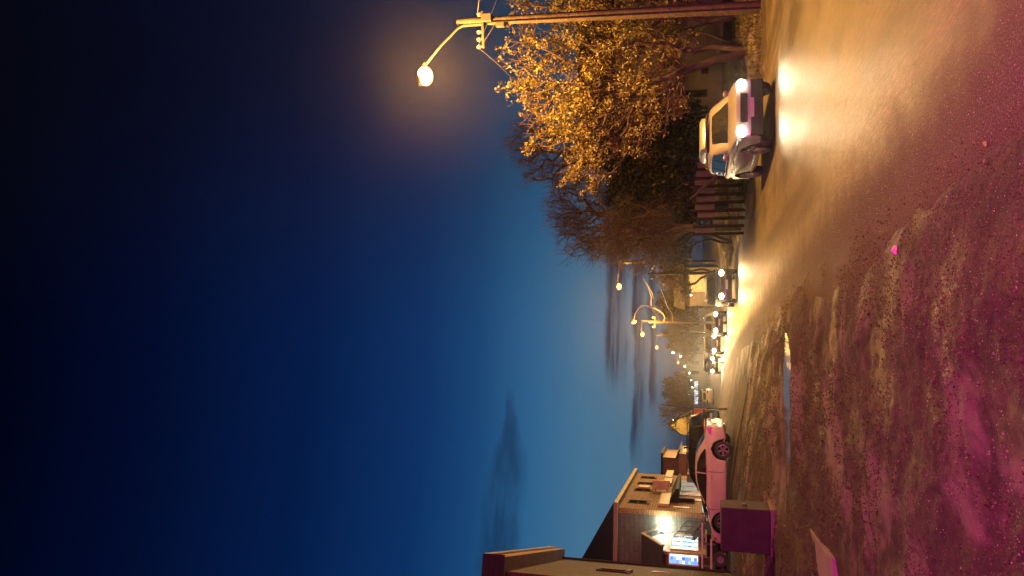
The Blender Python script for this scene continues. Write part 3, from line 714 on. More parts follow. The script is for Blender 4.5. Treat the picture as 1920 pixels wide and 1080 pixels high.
def wheel(root, x, y, r, w, spokes=10):
    s = 1 if y > 0 else -1; M = Matrix.Translation((x, y, r)) @ Matrix.Rotation(R(-90*s), 4, 'X')
    t = MB().lathe([(r*.66, -w*.5), (r*.9, -w*.52), (r*.985, -w*.42), (r, -w*.2), (r, w*.2), (r*.985, w*.42), (r*.9, w*.52), (r*.66, w*.5), (r*.62, w*.2), (r*.62, -w*.2)], 28, M, True).build('wheel', M_tyre, root, smooth=40)
    rm = MB(); rm.lathe([(r*.67, w*.46), (r*.60, w*.48), (r*.60, w*.0), (r*.66, -w*.4), (r*.67, -.0)], 28, M, True)
    for k in range(spokes):
        a = 2*math.pi*(k//2)/(spokes/2)+(.13 if k % 2 else -.13)
        for (u0, u1, h0, h1_) in ((.08, .62, .42, .44),):
            c, sn = math.cos(a), math.sin(a); q = Vector((-sn, c, 0))
            e = [Vector((c*r*u0, sn*r*u0, w*h0)), Vector((c*r*u1, sn*r*u1, w*h1_))]
            tw = [.026, .020]; vs = []
            for p, t_ in zip(e, tw):
                for sx_, dz in ((-1, 0), (1, 0), (1, -.03), (-1, -.03)): vs.append(M @ (p+q*sx_*t_+Vector((0, 0, dz))))
            rm.add(vs, [(0, 1, 2, 3), (4, 7, 6, 5), (0, 4, 5, 1), (1, 5, 6, 2), (2, 6, 7, 3), (3, 7, 4, 0)])
    rm.lathe([(.001, w*.47), (r*.13, w*.46), (r*.15, w*.36), (.001, w*.30)], 14, M)
    rm.build('rim', M_rim, t, smooth=35)
    MB().lathe([(.001, 0), (r*.6, 0), (r*.6, -.03), (.001, -.03)], 20, M).build('brake_disc', M_dark, t)

def make_car(kind_, paint, label, loc, heading, cat, name, lights=True, power=0, spokes=10, box=False, group=None, bulb=.135):
    suv = kind_ == 'suv'
    root = thing(name, label, cat, loc, heading, group)
    if suv:
        Wd, r, xf, xb = 1.86, .365, 1.40, -1.36
        low = [(2.26, .30), (2.33, .42), (2.34, .60), (2.30, .80), (2.20, .95), (1.95, 1.03), (1.15, 1.13), (.2, 1.12), (-1.2, 1.13), (-2.12, 1.14), (-2.26, 1.02), (-2.29, .75), (-2.34, .60), (-2.30, .36), (-2.16, .30)]
        top = [(1.20, 1.10), (.80, 1.34), (.42, 1.56), (.20, 1.63), (-.6, 1.675), (-1.4, 1.66), (-1.9, 1.62), (-2.02, 1.55), (-2.20, 1.12)]
        zb, zt, wt = 1.10, 1.66, .76
        wins = [[(.92, 1.15), (.38, 1.52), (.02, 1.55), (-.02, 1.15)], [(-.10, 1.15), (-.06, 1.555), (-.98, 1.56), (-1.05, 1.15)], [(-1.13, 1.15), (-1.07, 1.56), (-1.72, 1.53), (-2.0, 1.16)]]
        ws = [(1.14, 1.14), (.42, 1.545)]; rw = [(-2.16, 1.18), (-2.03, 1.53)]; hz = .80; doors = (.98, -.06, -1.10)
    else:
        Wd, r, xf, xb = 1.80, .335, 1.42, -1.42
        low = [(2.22, .24), (2.32, .36), (2.33, .50), (2.27, .62), (2.10, .71), (1.55, .82), (1.00, .91), (0, .93), (-1.2, .97), (-1.75, 1.0), (-2.18, .985), (-2.30, .93), (-2.27, .75), (-2.33, .56), (-2.30, .34), (-2.18, .27)]
        top = [(1.10, .89), (.62, 1.12), (.22, 1.29), (-.05, 1.36), (-.50, 1.395), (-.95, 1.37), (-1.3, 1.28), (-1.85, .99)]
        zb, zt, wt = .93, 1.38, .72
        wins = [[(.80, .96), (.22, 1.23), (-.15, 1.31), (-.42, 1.325), (-.44, .97)], [(-.50, .975), (-.48, 1.325), (-.85, 1.305), (-1.15, 1.20), (-1.42, 1.03), (-1.42, 1.0)]]
        ws = [(1.04, .94), (.10, 1.315)]; rw = [(-1.78, 1.03), (-1.18, 1.315)]; hz = .64; doors = (.92, -.56)
    sill = .24 if suv else .19; ra = r+.055
    def hwl(x, z):
        e = abs(x)/2.33; k = 1-.13*max(0, (e-.62)/.38)**2-.02*e
        return Wd/2*k*(1-.05*max(0, (z-.75)/.4))*(1-.06*max(0, (.45-z)/.2))
    bot = [(xb-ra-.02, sill+.02)]+arc(xb, r, ra, 195, -15, 14)+[(xb+ra+.04, sill), (xf-ra-.04, sill)]+arc(xf, r, ra, 195, -15, 14)+[(xf+ra+.02, sill+.02)]
    poly = low+bot
    b = MB(); shell(b, poly, hwl, [(0, .0), (0, .86), (.012, .95), (.035, .99), (.07, 1.0)])
    body = b.build('body', paint, root, smooth=32)
    MB().bb((-2.0, -Wd*.40, sill+.02), (2.0, Wd*.40, .62)).build('underbody', M_dark, root)
    def hwt(x, z):
        t = (z-zb)/(zt-zb); e = max(0, (abs(x+.4)-.8)/1.3)
        return hwl(x, zb)*(1-t)*.965+Wd/2*wt*t - .06*e
    tp = top+[(top[-1][0], top[-1][1]-.08), (top[0][0]-.1, top[0][1]-.08)]
    b = MB(); shell(b, tp, hwt, [(0, .0), (0, .80), (.014, .93), (.045, .985), (.09, 1.0)])
    b.build('roof', paint, root, smooth=38)
    for pl in wins:
        for s in (1, -1):
            p_ = [(x, s*(hwt(x, z)+.006), z) for x, z in pl]; q_ = [(x, s*(hwt(x, z)-.02), z) for x, z in pl]; n = len(pl)
            g_ = MB(); g_.add(p_+q_, [tuple(range(n)), tuple(range(n, 2*n))[::-1]]+[(i, (i+1) % n, n+(i+1) % n, n+i) for i in range(n)])
            g_.build('side_window', M_glass, root)
    def pane(nm, e0, e1, outw, k0=.90, k1=.86):
        rows = []; d = Vector((e1[0]-e0[0], 0, e1[1]-e0[1])); nrm = Vector((-d.z, 0, d.x)).normalized(); nrm = nrm if nrm.x*outw > 0 else -nrm
        for t in np.linspace(0, 1, 5):
            x, z = e0[0]+d.x*t, e0[1]+d.z*t; w = hwt(x, z)*(k0+(k1-k0)*t)
            # follow the roof line outside
            rows.append([(Vector((x, w*u, z))+nrm*(.028-.05*abs(u)**3)) for u in (-1, -.7, -.3, 0, .3, .7, 1)])
        vs = [p for r_ in rows for p in r_]; fs = [(i*7+k, i*7+k+1, (i+1)*7+k+1, (i+1)*7+k) for i in range(4) for k in range(6)]
        nv = len(vs); vs2 = [p-nrm*.05 for p in vs]; g_ = MB(); g_.add(vs+vs2, fs+[tuple(i+nv for i in f)[::-1] for f in fs]+[(k, k+1, nv+k+1, nv+k) for k in range(6)]+[(28+k+1, 28+k, nv+28+k, nv+28+k+1) for k in range(6)]+[((i+1)*7, i*7, nv+i*7, nv+(i+1)*7) for i in range(4)]+[(i*7+6, (i+1)*7+6, nv+(i+1)*7+6, nv+i*7+6) for i in range(4)])
        return g_.build(nm, M_glass, root, smooth=50)
    pane('windscreen', ws[0], ws[1], 1); pane('rear_window', rw[0], rw[1], -1)
    for x in (xf, xb):
        for s in (1, -1): wheel(root, x, s*(Wd/2-.125), r, .215, spokes)
    # front face
    fx = 2.315
    gr = MB(); gr.bb((fx-.10, -.40, hz-.14), (fx+.018, .40, hz+.05)); gr.build('grille', M_dark, root, bevel=.01); gr = MB(); gr.bb((fx-.14, -.77, .27), (fx+.024, .77, .60)); gr.build('bumper_grille', M_dark, root, bevel=.02)
    MB().bb((fx+.0, -.26, .50), (fx+.036, .26, .61)).build('number_plate', M_plate, root)
    for s in (1, -1):
        pl = [(s*.43, hz-.02), (s*.45, hz+.06), (s*.60, hz+.10), (s*.80, hz+.13), (s*.84, hz+.05), (s*.70, hz-.075)]
        h = MB(); ll = [[], []]
        for y_, z_ in pl: 
            xx = 2.315-.30*max(0, abs(y_)-.42)**1.3*1.5
            ll[0].append((xx+.012, y_, z_)); ll[1].append((xx-.30, y_, z_))
        n = len(pl); h.add(ll[0]+ll[1], [tuple(range(n)), tuple(range(n, 2*n))[::-1]]+[(i, (i+1) % n, n+(i+1) % n, n+i) for i in range(n)])
        ho = h.build('headlight', M_lens if lights else M_headoff, root)
        if lights:
            hb = MB().ball((2.29, s*.64, hz+.025), bulb, 16, 10, (.6, 1.15, .95)).build('headlight_bulb', M_head, ho)  # bulb drawn larger to stand in for headlight glare
            if power: lamp('headlight_light', (2.42, s*.64, hz+.02), power, (1.0, .70, .34), ho, 'SPOT', .05, (9.5, s*.64, hz-.62), 78, .55)
        MB().bb((fx-.06, s*.70-.07, .38), (fx-.002, s*.70+.07, .45)).build('fog_light', M_headoff, root)
        # tail
        tx = -2.28 if suv else -2.27; zz = .95 if suv else .84; wv = hwl(-2.1, zz)
        t_ = MB(); pl = [(-2.02, zz-.06), (-2.04, zz+.05), (-2.24, zz+.10), (-2.30, zz+.08), (-2.30, zz-.07)]
        p_ = [(x, s*(hwl(x, z)+.008), z) for x, z in pl]; q_ = [(x, s*(hwl(x, z)-.30), z) for x, z in pl]; n = len(pl)
        t_.add(p_+q_, [tuple(range(n)), tuple(range(n, 2*n))[::-1]]+[(i, (i+1) % n, n+(i+1) % n, n+i) for i in range(n)]); t_.build('tail_light', M_tail, root)
        mx = doors[0]-.16; mz = (zb+.09); mb_ = MB().ball((mx, s*(hwt(mx, mz)+.13), mz), .10, 12, 8, (.62, 1.0, .72)); mb_.tube([(mx, s*(hwt(mx, mz)+.06), mz-.04), (mx, s*(hwt(mx, mz)-.03), mz-.06)], .025, 6)
        mb_.build('wing_mirror', paint if suv else M_dark, root, smooth=50)
        if not suv:
            pl = [(2.02, .58), (2.04, .66), (2.16, .66), (2.20, .58)]; a_ = MB(); p_ = [(x, s*(hwl(x, z)+.006), z) for x, z in pl]; q_ = [(x, s*(hwl(x, z)-.05), z) for x, z in pl]
            a_.add(p_+q_, [(0, 1, 2, 3), (7, 6, 5, 4)]+[(i, (i+1) % 4, 4+(i+1) % 4, 4+i) for i in range(4)]).build('side_marker', M_amber, root)
        for dx in doors:   # shut lines
            zs = np.linspace(sill+.10, zb-.02, 8); sl = MB(); vs = []; fs = []
            for z_ in zs:
                w_ = s*(hwl(dx, z_)+.003); vs += [(dx-.006, w_, z_), (dx+.006, w_, z_), (dx+.006, w_-s*.02, z_), (dx-.006, w_-s*.02, z_)]
            for i in range(7): fs += [(i*4, i*4+1, i*4+5, i*4+4)]
            sl.add(vs, fs).build('door_seam', M_dark, root, recalc=False)
        for dx in doors[1:] if suv else (-.38,):
            hx = dx+.13 if suv else dx; z_ = zb-.15; w_ = hwl(hx, z_)
            MB().ball((hx, s*(w_+.012), z_), .09, 10, 6, (1, .22, .2)).build('door_handle', M_chrome if suv else paint, root, smooth=60)
    MB().bb((-2.345, -.26, .62 if suv else .58), (-2.30, .26, .73 if suv else .69)).build('rear_plate', M_plate, root)
    for s in (1, -1):
        if suv: MB().tube([(.15, s*.60, 1.655), (.05, s*.60, 1.72), (-1.6, s*.60, 1.72), (-1.75, s*.60, 1.64)], .018, 6).build('roof_rail', M_chrome, root, smooth=50)
    if suv:
        for s in (1, -1): MB().tube([(xb+ra+.02, s*Wd*.485, .40), (xf-ra-.02, s*Wd*.485, .40)], .03, 6).build('side_trim', M_chrome, root, smooth=60)
    else:
        sp_ = MB(); sp_.box((-2.20, 0, 1.03), (.16, 1.45, .03)); sp_.build('boot_lip', paint, root, bevel=.01)
        MB().tube([(-2.30, .55, .30), (-2.40, .55, .30)], .045, 10).build('exhaust', M_chrome, root)
    if box:
        bx_ = MB(); vs = []
        shell(bx_, [(.05, 1.685), (.22, 1.75), (.10, 1.88), (-.2, 1.92), (-1.2, 1.92), (-1.5, 1.85), (-1.56, 1.685)], lambda x, z: .48, [(0, 0), (0, .85), (.02, .97), (.06, 1)])
        bx_.build('roof_carrier', paint, root, smooth=45)
    return root

suv = make_car('suv', M_silver, 'silver SUV with roof carrier and headlights on, nearest on the wet road', (4.55, 23.6, .02), R(-84), 'SUV', 'moving_suv', True, 300, box=True, group='cars driving with headlights on')
d = ray(1384, 541); farsuv = make_car('suv', M_grey, 'dark SUV driving head-on towards the viewer behind the silver SUV', (-.05, 45.5, .02), R(-84), 'SUV', 'moving_suv', True, 900, group='cars driving with headlights on')
cb = gp(1373, 887); cz = cb.z
coupe = make_car('coupe', M_white, 'white two-door coupe parked side-on behind the square block', (cb.x-.55, cb.y+1.1, cz+.0), R(180-3), 'car', 'parked_coupe', False)
bs_ = Vector((cb.x-.85, cb.y+5.2, 0)); 
bsu = make_car('suv', M_black, 'black SUV parked on the far side of the white coupe', (bs_.x, bs_.y, gz(bs_.x, bs_.y)+.03), R(180-13), 'SUV', 'parked_suv', False)

# ------------------------------------------------------------------ buildings on the left
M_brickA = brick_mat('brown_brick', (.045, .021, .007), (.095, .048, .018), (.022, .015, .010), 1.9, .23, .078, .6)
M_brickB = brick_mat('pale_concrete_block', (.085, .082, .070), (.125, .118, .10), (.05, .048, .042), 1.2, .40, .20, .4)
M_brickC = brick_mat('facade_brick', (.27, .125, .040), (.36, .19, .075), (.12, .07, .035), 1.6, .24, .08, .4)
M_roof = stripe_mat('dark_shingle', (.014, .012, .011), (.006, .005, .005), .16, 2, .9)
M_shing = stripe_mat('grey_porch_shingle', (.050, .047, .045), (.02, .019, .018), .14, 2, .9)
M_trim = mat('painted_wood_trim', (.26, .19, .13), .6, col2=(.20, .145, .10), ns=5, bump=.3, bs=20)
M_soffit = stripe_mat('board_soffit', (.28, .165, .075), (.10, .06, .03), .12, 3, .7)
M_pane = mat('unlit_window_pane', (.008, .007, .007), .6, spec=.0, col2=(.016, .014, .013), ns=3)
M_frame = mat('dark_window_frame', (.026, .018, .013), .8, col2=(.018, .013, .01), ns=9, spec=.1)
M_board = mat('weathered_sign_board', (.55, .44, .28), .6, col2=(.38, .29, .17), ns=4)
M_gboard = mat('grey_sign_board', (.24, .23, .20), .6, col2=(.19, .18, .16), ns=4)
M_wframe = mat('white_painted_frame', (.45, .45, .41), .5, col2=(.36, .36, .33), ns=6)
M_conc = mat('old_concrete', (.11, .092, .075), .85, col2=(.16, .137, .115), ns=5, bump=.6, bd=.02, bs=30)

def quad_prism(mb, a, b, c, d, t):
    a, b, c, d = map(Vector, (a, b, c, d)); n = (b-a).cross(d-a).normalized()*t
    v = [a, b, c, d, a-n, b-n, c-n, d-n]
    return mb.add(v, [(0, 1, 2, 3), (7, 6, 5, 4), (0, 4, 5, 1), (1, 5, 6, 2), (2, 6, 7, 3), (3, 7, 4, 0)])

def facade_hit(px, py, root_loc, a):
    """hit of the view ray with the vertical plane through root_loc whose outward normal is local +x; gives local (y, z)"""
    n = Vector((math.cos(a), math.sin(a), 0)); u = Vector((-math.sin(a), math.cos(a), 0))
    d = ray(px, py); o = Vector((0, 0, H_CAM)); t = (Vector(root_loc)-o).dot(n)/d.dot(n); p = o+d*t-Vector(root_loc)
    return p.dot(u), p.z
def side_hit(px, py, root_loc, a):
    """same for the wall facing the viewer (local y = 0); gives local (x, z)"""
    n = Vector((-math.sin(a), math.cos(a), 0)); u = Vector((math.cos(a), math.sin(a), 0))
    d = ray(px, py); o = Vector((0, 0, H_CAM)); t = (Vector(root_loc)-o).dot(n)/d.dot(n); p = o+d*t-Vector(root_loc)
    return p.dot(u), p.z

# --- two-storey brick hall with a pyramid roof
ha = R(5.0); hp = at(1157, 951.5, 40.0); hz0 = gz(hp.x+1, 39)-.15; HL = (hp.x, 40.0, hz0); He = hp.z-hz0
hall = thing('brick_hall', 'two-storey brick hall with black pyramid roof and lit shop windows behind the parked coupe', 'building', HL, ha)
HW, HD = 8.8, 12.2
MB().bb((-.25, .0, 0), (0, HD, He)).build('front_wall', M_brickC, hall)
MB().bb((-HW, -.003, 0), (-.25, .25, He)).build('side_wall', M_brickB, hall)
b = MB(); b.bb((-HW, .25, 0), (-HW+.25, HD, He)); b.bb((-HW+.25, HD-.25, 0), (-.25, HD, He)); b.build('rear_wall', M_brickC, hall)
e0 = .28; apex = Vector((-HW/2, HD/2, at(1093, 1030, 46.5).z-hz0))
c4 = [Vector((e0, -e0, He+.16)), Vector((e0, HD+e0, He+.16)), Vector((-HW-e0, HD+e0, He+.16)), Vector((-HW-e0, -e0, He+.16))]
rf = MB(); rf.add(c4+[apex], [(0, 1, 4), (1, 2, 4), (2, 3, 4), (3, 0, 4), (3, 2, 1, 0)]); roof = rf.build('roof', M_roof, hall)
fs = MB(); fs.bb((.02, -e0, He-.06), (e0+.02, HD+e0, He+.155)); fs.build('front_fascia', M_trim, roof, bevel=.02)
fs = MB(); fs.bb((-HW-e0, -e0-.02, He-.06), (.018, -.006, He+.155)); fs.build('side_fascia', M_trim, roof, bevel=.02)
def fwin(px0, px1, pyc, w, label=None):
    y0, z1 = facade_hit(px0, pyc, HL, ha); y1, z0 = facade_hit(px1, pyc, HL, ha); yc = (y0+y1)/2
    f = MB()
    for a_, b_ in (((yc-w/2, z0), (yc-w/2+.07, z1)), ((yc+w/2-.07, z0), (yc+w/2, z1)), ((yc-w/2+.07, z0), (yc+w/2-.07, z0+.07)), ((yc-w/2+.07, z1-.07), (yc+w/2-.07, z1))):
        f.bb((-.05, a_[0], a_[1]), (.03, b_[0], b_[1]))
    f.bb((-.05, yc-w/2+.07, (z0+z1)/2-.03), (.02, yc+w/2-.07, (z0+z1)/2+.03))
    fo = f.build('window', M_frame, hall)
    MB().bb((-.04, yc-w/2+.07, z0+.07), (.006, yc+w/2-.07, z1-.07)).build('pane', M_pane, fo)
    MB().bb((.0, yc-w/2-.08, z0-.10), (.09, yc+w/2+.08, z0-.003)).build('sill', M_conc, fo)
for a_ in ((1201, 1229, 895.6, .80), (1195, 1226, 907, .85), (1189, 1222, 919, .85), (1177.5, 1215, 941.5, .9)): fwin(*a_)
def fboard(name, label, cat, px0, px1, py0, py1, th, m, off=.006, grp='sign boards on the brick hall'):
    y1, z1 = facade_hit(px0, py0, HL, ha); y0, z0 = facade_hit(px1, py1, HL, ha); yc, zc = facade_hit((px0+px1)/2, (py0+py1)/2, HL, ha)
    hh = (px1-px0)/2/1465*(HL[1]+yc)
    r_ = thing(name, label, cat, Vector(HL)+Matrix.Rotation(ha, 3, 'Z') @ Vector((off, yc, zc)), ha, grp)
    w_ = abs(facade_hit((px0+px1)/2, py0, HL, ha)[0]-facade_hit((px0+px1)/2, py1, HL, ha)[0])
    MB().bb((0, -w_/2, -hh), (th, w_/2, hh)).build('panel', m, r_, bevel=.01)
    f = MB(); t = .05
    for q0, q1 in (((-w_/2, -hh), (w_/2, -hh+t)), ((-w_/2, hh-t), (w_/2, hh)), ((-w_/2, -hh+t), (-w_/2+t, hh-t)), ((w_/2-t, -hh+t), (w_/2, hh-t))): f.bb((th-.005, *q0), (th+.022, *q1))
    f.build('edge_frame', M_trim, r_)
    return r_
fboard('sign_board', 'farthest pale sign board on the hall facade', 'sign', 1249, 1262, 885, 898, .12, M_board)
fboard('sign_board', 'grey boxed sign between two pale boards on the hall facade', 'sign', 1245.5, 1260, 900, 911, .16, M_gboard)
fboard('sign_board', 'large pale sign board nearest the corner of the hall', 'sign', 1238, 1256.5, 927, 949.5, .12, M_board)
fboard('hanging_banner', 'small pale panel between the upper windows of the hall', 'banner', 1198, 1218, 911, 916, .06, M_board)
yb, zb_ = facade_hit(1240, 921, HL, ha)
r_ = thing('projecting_sign', 'narrow pale sign sticking out from the hall facade', 'sign', Vector(HL)+Matrix.Rotation(ha, 3, 'Z') @ Vector((.006, yb, zb_)), ha, 'sign boards on the brick hall')
MB().bb((.10, -.09, -.50), (.62, .09, .50)).build('panel', M_board, r_, bevel=.02); 
b = MB(); b.bb((0, -.03, .30), (.10, .03, .36)); b.bb((0, -.03, -.36), (.10, .03, -.30)); b.build('bracket', M_dark, r_)
# shop windows of the hall
def lit_mat(name, base, s, stripes=None):
    M = bpy.data.materials.new(name); M.use_nodes = True; nt = M.node_tree; p = nt.nodes['Principled BSDF']; q = G(nt)
    o = q.n('ShaderNodeTexCoord').outputs['Object']; sp_ = q.n('ShaderNodeSeparateXYZ'); q.put(sp_.inputs[0], o)
    hx = q.m('ADD', sp_.outputs[0], sp_.outputs[1])
    n1 = q.noise(q.vec(q.m('MULTIPLY', hx, 3.2), q.m('MULTIPLY', sp_.outputs[2], .5), 0), 1, 3); n2 = q.noise(o, 3.5, 3)
    c = q.mix(q.step(n1, .40, .6), (*base, 1), (*[k*.30 for k in base], 1)); c = q.mix(q.step(n2, .45, .7), c, (*[k*.55+.05 for k in base], 1))
    p.inputs['Base Color'].default_value = (.03, .03, .03, 1); p.inputs['Roughness'].default_value = .1
    q.put(p.inputs['Emission Color'], c); p.inputs['Emission Strength'].default_value = s; return M
M_teal = lit_mat('lit_shop_window', (.42, .78, .70), .85); M_warmlit = lit_mat('lit_pale_window', (.85, .74, .50), .8)
def shopwin(px0, px1, py0, py1, m, nm='shop_window', bars=2):
    y1, z1 = facade_hit(px0, py0, HL, ha); y0, _ = facade_hit((px0+px1)/2, py1, HL, ha); yc, zc = facade_hit((px0+px1)/2, (py0+py1)/2, HL, ha); y1, _ = facade_hit((px0+px1)/2, py0, HL, ha)
    hh = (px1-px0)/2/1465*(HL[1]+yc); z0, z1 = zc-hh, zc+hh; f = MB(); t = .08
    f.bb((-.02, y0, z0), (.05, y0+t, z1)); f.bb((-.02, y1-t, z0), (.05, y1, z1)); f.bb((-.02, y0+t, z1-t), (.05, y1-t, z1)); f.bb((-.02, y0+t, z0), (.05, y1-t, z0+t))
    for k in range(1, bars+1):
        yy = y0+(y1-y0)*k/(bars+1); f.bb((-.02, yy-.03, z0+t), (.045, yy+.03, z1-t))
    fo = f.build(nm, M_wframe, hall); MB().bb((-.01, y0+t, z0+t), (.012, y1-t, z1-t)).build('pane', m, fo); return fo
shopwin(1268, 1309, 903, 912, M_teal, bars=2); shopwin(1275, 1312, 914, 922.5, M_teal, bars=2); shopwin(1275, 1313, 924.5, 930, M_warmlit, bars=1)
shopwin(1279, 1316, 936.5, 939.5, M_warmlit, 'glazed_door', 0)
y0, z0 = facade_hit(1271, 943, HL, ha); y1, _ = facade_hit(1271, 912, HL, ha)
aw = MB(); zt_ = z0+.12; aw.add([(.0, y0, zt_+.35), (.0, y1, zt_+.35), (.75, y1, zt_), (.75, y0, zt_), (.0, y0, zt_-.16), (.0, y1, zt_-.16), (.75, y1, zt_-.16), (.75, y0, zt_-.16)],
   [(0, 1, 2, 3), (7, 6, 5, 4), (0, 3, 7, 4), (1, 5, 6, 2), (3, 2, 6, 7), (0, 4, 5, 1)]); aw.build('awning', M_dark, hall)
MB().bb((.006, y0+.3, zt_-1.0), (.2, y0+.5, zt_-.17)).build('awning_bracket', M_dark, hall)
yq, zq = facade_hit(1277, 952.2, HL, ha)
tag(MB().bb((0, -.10, -.42), (.04, .10, .42)).build('wall_plate', M_wframe, None), 'thin white vertical plate near the corner of the hall', 'sign').location = Vector(HL)+Matrix.Rotation(ha, 3, 'Z') @ Vector((.006, max(.15, yq), zq))
MB().bb((.01, HD-2.6, 0), (.5, HD-.1, 2.1)).build('low_annex', M_conc, hall)

# --- gabled porch on its side wall, stained-glass panels lit from inside, a glaring lamp at its gable
pa = R(3.0); PX = -12.30; pl_ = Vector((PX, 36.55, gz(PX, 36.5)-.1)); PL = tuple(pl_)
porch = thing('gabled_porch', 'small gabled porch with glowing coloured glass panels under a white glaring lamp', 'porch', PL, pa)
Dp = 3.38; ze = at(1240, 1039, 36.55).z-PL[2]; za = at(1206, 1009, 38.25).z-PL[2]; Lp = 3.2
MB().bb((-.14, .0, 0), (0, Dp, ze)).build('front_wall', M_trim, porch)
MB().bb((-Lp, -.003, 0), (-.141, .14, ze)).build('side_wall', M_brickA, porch)
MB().add([(0, 0, ze+.002), (0, Dp, ze+.002), (0, Dp/2, za), (-.14, 0, ze+.002), (-.14, Dp, ze+.002), (-.14, Dp/2, za)], [(0, 1, 2), (5, 4, 3), (0, 3, 4, 1), (1, 4, 5, 2), (2, 5, 3, 0)]).build('gable', M_wframe, porch)
r_ = MB(); ov = .22
sl_ = (za-ze)/(Dp/2)
quad_prism(r_, (.28, -ov, ze-ov*sl_+.09), (.28, Dp/2, za+.09), (-Lp, Dp/2, za+.09), (-Lp, -ov, ze-ov*sl_+.09), .08)
quad_prism(r_, (.28, Dp/2, za+.088), (.28, Dp, ze+.088), (-Lp, Dp, ze+.088), (-Lp, Dp/2, za+.088), .08)
pr = r_.build('porch_roof', M_shing, porch)
b_ = MB()
quad_prism(b_, (.34, -ov-.02, ze-ov*sl_+.12), (.34, Dp/2, za+.13), (.28, Dp/2, za+.13), (.28, -ov-.02, ze-ov*sl_+.12), .17)
quad_prism(b_, (.339, Dp/2, za+.129), (.339, Dp, ze+.129), (.281, Dp, ze+.129), (.281, Dp/2, za+.129), .17)
b_.build('barge_board', M_trim, pr)
def stained(name):
    M = bpy.data.materials.new(name); M.use_nodes = True; nt = M.node_tree; p = nt.nodes['Principled BSDF']; q = G(nt)
    o = q.n('ShaderNodeTexCoord').outputs['Object']; s = q.n('ShaderNodeSeparateXYZ'); q.put(s.inputs[0], o)
    u = q.m('SUBTRACT', s.outputs[1], s.outputs[0]); v = s.outputs[2]
    cu = q.m('DIVIDE', u, .17); cv = q.m('DIVIDE', v, .135)
    wn = q.n('ShaderNodeTexWhiteNoise', noise_dimensions='3D'); q.put(wn.inputs['Vector'], q.vec(q.m('FLOOR', cu), q.m('FLOOR', cv), 3))
    bl_ = q.ramp(wn.outputs[0], [(0, (.02, .10, .75)), (.35, (.05, .30, .95)), (.55, (.85, .95, 1)), (.75, (.20, .12, .80)), (.9, (.10, .75, .35))]); 
    yl = q.ramp(wn.outputs[0], [(0, (1, .95, .60)), (.5, (.95, .98, .85)), (1, (.95, .80, .22))])
    band = q.step(q.m('ABSOLUTE', q.m('SUBTRACT', q.m('FRACT', q.m('DIVIDE', u, .72)), .5)), .27, .22)
    c = q.mix(band, yl, bl_)
    lead = q.m('MAXIMUM', q.step(q.m('ABSOLUTE', q.m('SUBTRACT', q.m('FRACT', cu), .5)), .40, .47), q.step(q.m('ABSOLUTE', q.m('SUBTRACT', q.m('FRACT', cv), .5)), .40, .47))
    c = q.mix(lead, c, (.25, .25, .20, 1))
    p.inputs['Base Color'].default_value = (.05, .05, .05, 1); p.inputs['Roughness'].default_value = .15
    q.put(p.inputs['Emission Color'], c); p.inputs['Emission Strength'].default_value = 2.0; return M
M_stain = stained('stained_glass')
def pwin(kind_, a0, a1, z0, z1):
    f = MB(); t = .06
    def B(u0, w0_, u1, w1_, lo, hi):
        if kind_ == 'front': f.bb((lo, u0, w0_), (hi, u1, w1_))
        else: f.bb((u0, -hi, w0_), (u1, -lo, w1_))
    B(a0, z0, a0+t, z1, -.01, .05); B(a1-t, z0, a1, z1, -.01, .05); B(a0+t, z0, a1-t, z0+t, -.01, .05); B(a0+t, z1-t, a1-t, z1, -.01, .05)
    fo = f.build('window', M_wframe, porch); f = MB(); B(a0+t, z0+t, a1-t, z1-t, -.005, .014); f.build('pane', M_stain, fo)
zt1 = at(1258, 1015, 38).z-PL[2]; zt0 = at(1311, 1015, 38).z-PL[2]
pwin('front', .35, Dp-.45, zt0, zt1)
xa, zsa = side_hit(1253, 1058, PL, pa); xb_, _ = side_hit(1280, 1037, PL, pa); _, zsb = side_hit(1311, 1045, PL, pa)
pwin('side', xa, xb_, zsb, zsa)
lampb = MB(); yl_ = Dp-.25; zl_ = at(1243, 994, 39.6).z-PL[2]
lampb.bb((.0, yl_-.10, zl_-.10), (.14, yl_+.10, zl_+.14)); lb_ = lampb.build('flood_lamp', M_dark, porch, bevel=.02)
MB().ball((.24, yl_, zl_-.02), .16, 12, 8).build('lamp_bulb', glow('cold_lamp_glow', (.92, 1.0, .80), 160), lb_)
lamp('flood_light', (.55, yl_-.05, zl_-.05), 120, (.86, 1.0, .70), lb_, 'POINT', .1)
# outside steps up along the side wall
sb = at(1314, 973, 39.3); st_ = at(1287, 1001, 39.3)
steps = thing('metal_staircase', 'grey open staircase climbing left along the hall side wall to the porch', 'staircase', (sb.x, 39.15, gz(sb.x, 39)-.02), ha)
n_ = 7; dx_ = (st_.x-sb.x)/n_*1.15; dz_ = (st_.z-sb.z)/n_*1.1
for k in range(n_):
    MB().bb((dx_*(k+1), -.45, .78+dz_*(k)), (dx_*k+.04, .45, .78+dz_*k+.05)).build('tread', M_steel, steps)
for y_ in (-.49, .49):
    stn = MB(); quad_prism(stn, (.1, y_, .72-dz_), (.1, y_, .92-dz_), (dx_*n_, y_, .92+dz_*(n_-1)), (dx_*n_, y_, .72+dz_*(n_-1)), .05); stn.build('stringer', M_steel, steps)
stn = MB(); stn.bb((dx_*n_-.5, -.5, 0), (dx_*n_-.4, -.4, .75+dz_*n_)); stn.bb((.0, -.5, 0), (.08, -.42, .75)); stn.bb((.0, .42, 0), (.08, .5, .75)); stn.build('support', M_steel, steps)
hr = MB()
for k in (0, 2, 4, 6): hr.tube([(dx_*k, -.49, .8+dz_*k), (dx_*k, -.49, 1.75+dz_*k)], .022, 6)
